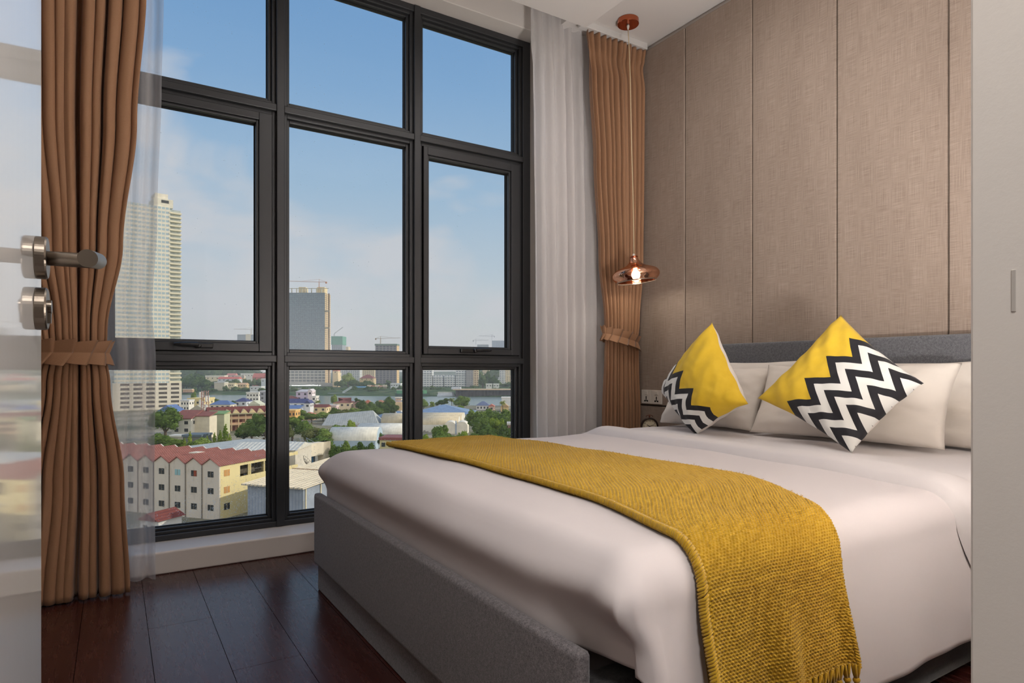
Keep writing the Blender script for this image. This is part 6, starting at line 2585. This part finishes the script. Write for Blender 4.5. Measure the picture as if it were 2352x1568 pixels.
# ================================================================== CAMERA, WORLD, LIGHTS
cam = bpy.data.cameras.new('camera')
co = bpy.data.objects.new('camera', cam)
COL.objects.link(co)
cam.sensor_fit = 'HORIZONTAL'
cam.sensor_width = 36.0
cam.lens = 36.0 * FPX / 2352.0
cam.shift_x = 0.0
cam.shift_y = (HY - 784.0) / 2352.0
cam.clip_start = 0.02
cam.clip_end = 20000
co.location = (0, 0, EYE)
co.rotation_euler = (PI / 2, 0, -TH)
SC.camera = co

w = bpy.data.worlds.new('sky')
SC.world = w
w.use_nodes = True
t = w.node_tree
t.nodes.clear()
L = t.links.new


def wn(typ, **kw):
    nd = t.nodes.new('ShaderNode' + typ)
    for a, b in kw.items():
        setattr(nd, a, b)
    return nd


def wmath(op, a, b=None, clamp=False):
    nd = wn('Math', operation=op, use_clamp=clamp)
    for i, v in enumerate((a, b)):
        if v is None:
            continue
        if isinstance(v, (int, float)):
            nd.inputs[i].default_value = v
        else:
            L(v, nd.inputs[i])
    return nd.outputs[0]


tc = wn('TexCoord')
nrm = wn('VectorMath', operation='NORMALIZE')
L(tc.outputs['Generated'], nrm.inputs[0])
sep = wn('SeparateXYZ')
L(nrm.outputs[0], sep.inputs[0])
el = wmath('MAXIMUM', sep.outputs[2], 0.0)
ramp = wn('ValToRGB')
stops = [(0.0, (214, 214, 208)), (0.07, (202, 210, 213)), (0.16, (186, 203, 218)), (0.27, (160, 190, 218)), (0.40, (132, 172, 214)), (0.56, (108, 154, 206)), (1.0, (96, 142, 200))]
els = ramp.color_ramp.elements
while len(els) < len(stops):
    els.new(0.5)
for e, (p, c) in zip(els, stops):
    e.position = p
    e.color = lin(c)
L(el, ramp.inputs[0])
# soft cloud bank standing over the horizon, higher towards the left of the view
az = wmath('ARCTAN2', sep.outputs[0], sep.outputs[1])
cmb = wn('CombineXYZ')
L(wmath('MULTIPLY', az, 3.0), cmb.inputs[0]); L(wmath('MULTIPLY', el, 7.5), cmb.inputs[1])
cmb.inputs[2].default_value = 4.3
n1 = wn('TexNoise')
n1.inputs['Scale'].default_value = 1.1
n1.inputs['Detail'].default_value = 7
n1.inputs['Roughness'].default_value = 0.5
n1.inputs['Distortion'].default_value = 0.5
L(cmb.outputs[0], n1.inputs['Vector'])
n2 = wn('TexNoise')
n2.inputs['Scale'].default_value = 2.6
n2.inputs['Detail'].default_value = 5
L(cmb.outputs[0], n2.inputs['Vector'])
lim = wmath('ADD', wmath('MULTIPLY', wmath('MAXIMUM', wmath('SUBTRACT', 0.27, az), 0.0), 0.85), 0.235)
lim = wmath('MINIMUM', lim, 0.42)
lim = wmath('ADD', lim, wmath('MULTIPLY', wmath('SUBTRACT', n1.outputs['Fac'], 0.5), 0.55))
cf = wmath('MULTIPLY', wmath('SUBTRACT', lim, el), 11.0, True)
inner = wmath('ADD', wmath('MULTIPLY', wmath('SUBTRACT', n2.outputs['Fac'], 0.42), 3.2), 0.55, True)
cf = wmath('MULTIPLY', wmath('MULTIPLY', cf, inner), 0.85)
mix = wn('Mix', data_type='RGBA')
L(cf, mix.inputs[0]); L(ramp.outputs[0], mix.inputs[6])
mix.inputs[7].default_value = lin((208, 210, 217))
bg = wn('Background')
# unseen sky behind the building, brightened to light the shaded building fronts
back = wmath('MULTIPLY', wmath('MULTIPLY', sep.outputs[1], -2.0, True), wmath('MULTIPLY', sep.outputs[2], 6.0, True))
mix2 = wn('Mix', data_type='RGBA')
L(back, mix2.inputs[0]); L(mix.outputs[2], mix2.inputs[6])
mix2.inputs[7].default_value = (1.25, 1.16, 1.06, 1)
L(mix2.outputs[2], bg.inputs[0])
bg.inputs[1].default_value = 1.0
wo = wn('OutputWorld')
L(bg.outputs[0], wo.inputs[0])


def lamp(name, typ, loc, power, color, rot=(0, 0, 0), size=None, **kw):
    d = bpy.data.lights.new(name, typ)
    d.energy = power
    d.color = color
    if size is not None:
        if typ == 'AREA':
            d.shape = 'DISK'
            d.size = size
        elif typ == 'POINT':
            d.shadow_soft_size = size
    for a, b in kw.items():
        setattr(d, a, b)
    o = bpy.data.objects.new(name, d)
    COL.objects.link(o)
    o.location = loc
    o.rotation_euler = rot
    return o


# low evening sun along the facade, it never enters the room
SB, SE = math.radians(97), math.radians(21)
sd = Vector((math.sin(SB) * math.cos(SE), math.cos(SB) * math.cos(SE), math.sin(SE)))
s = lamp('sun', 'SUN', (0, 0, 50), 3.2, (1.0, 0.89, 0.73), angle=math.radians(0.6))
s.rotation_euler = (-sd).to_track_quat('-Z', 'Y').to_euler()

# three unseen downlights added to brighten the room; hall lamp behind the camera
WARM = (1.0, 0.96, 0.925)
for xk in (1.20, 1.70, 2.15):
    lamp('fill_downlight', 'AREA', (xk, 1.84, ZD - 0.012), 3.5, WARM, size=0.20)
# unseen upward fill without a fixture, added to brighten ceiling and room
lamp('ceiling_fill', 'AREA', (1.60, 0.50, 0.75), 57, WARM, rot=(PI, 0, 0), size=0.30)
lamp('hall_light', 'AREA', (0.25, -0.5, 2.55), 36, WARM, size=0.4)

SC.view_settings.view_transform = 'Standard'
SC.view_settings.look = 'None'
SC.view_settings.exposure = 0.0
SC.view_settings.gamma = 1.0
SC.view_settings.use_curve_mapping = False

cy = SC.cycles
cy.max_bounces = 9
cy.diffuse_bounces = 4
cy.glossy_bounces = 4
cy.transparent_max_bounces = 24
cy.caustics_reflective = False
cy.caustics_refractive = False
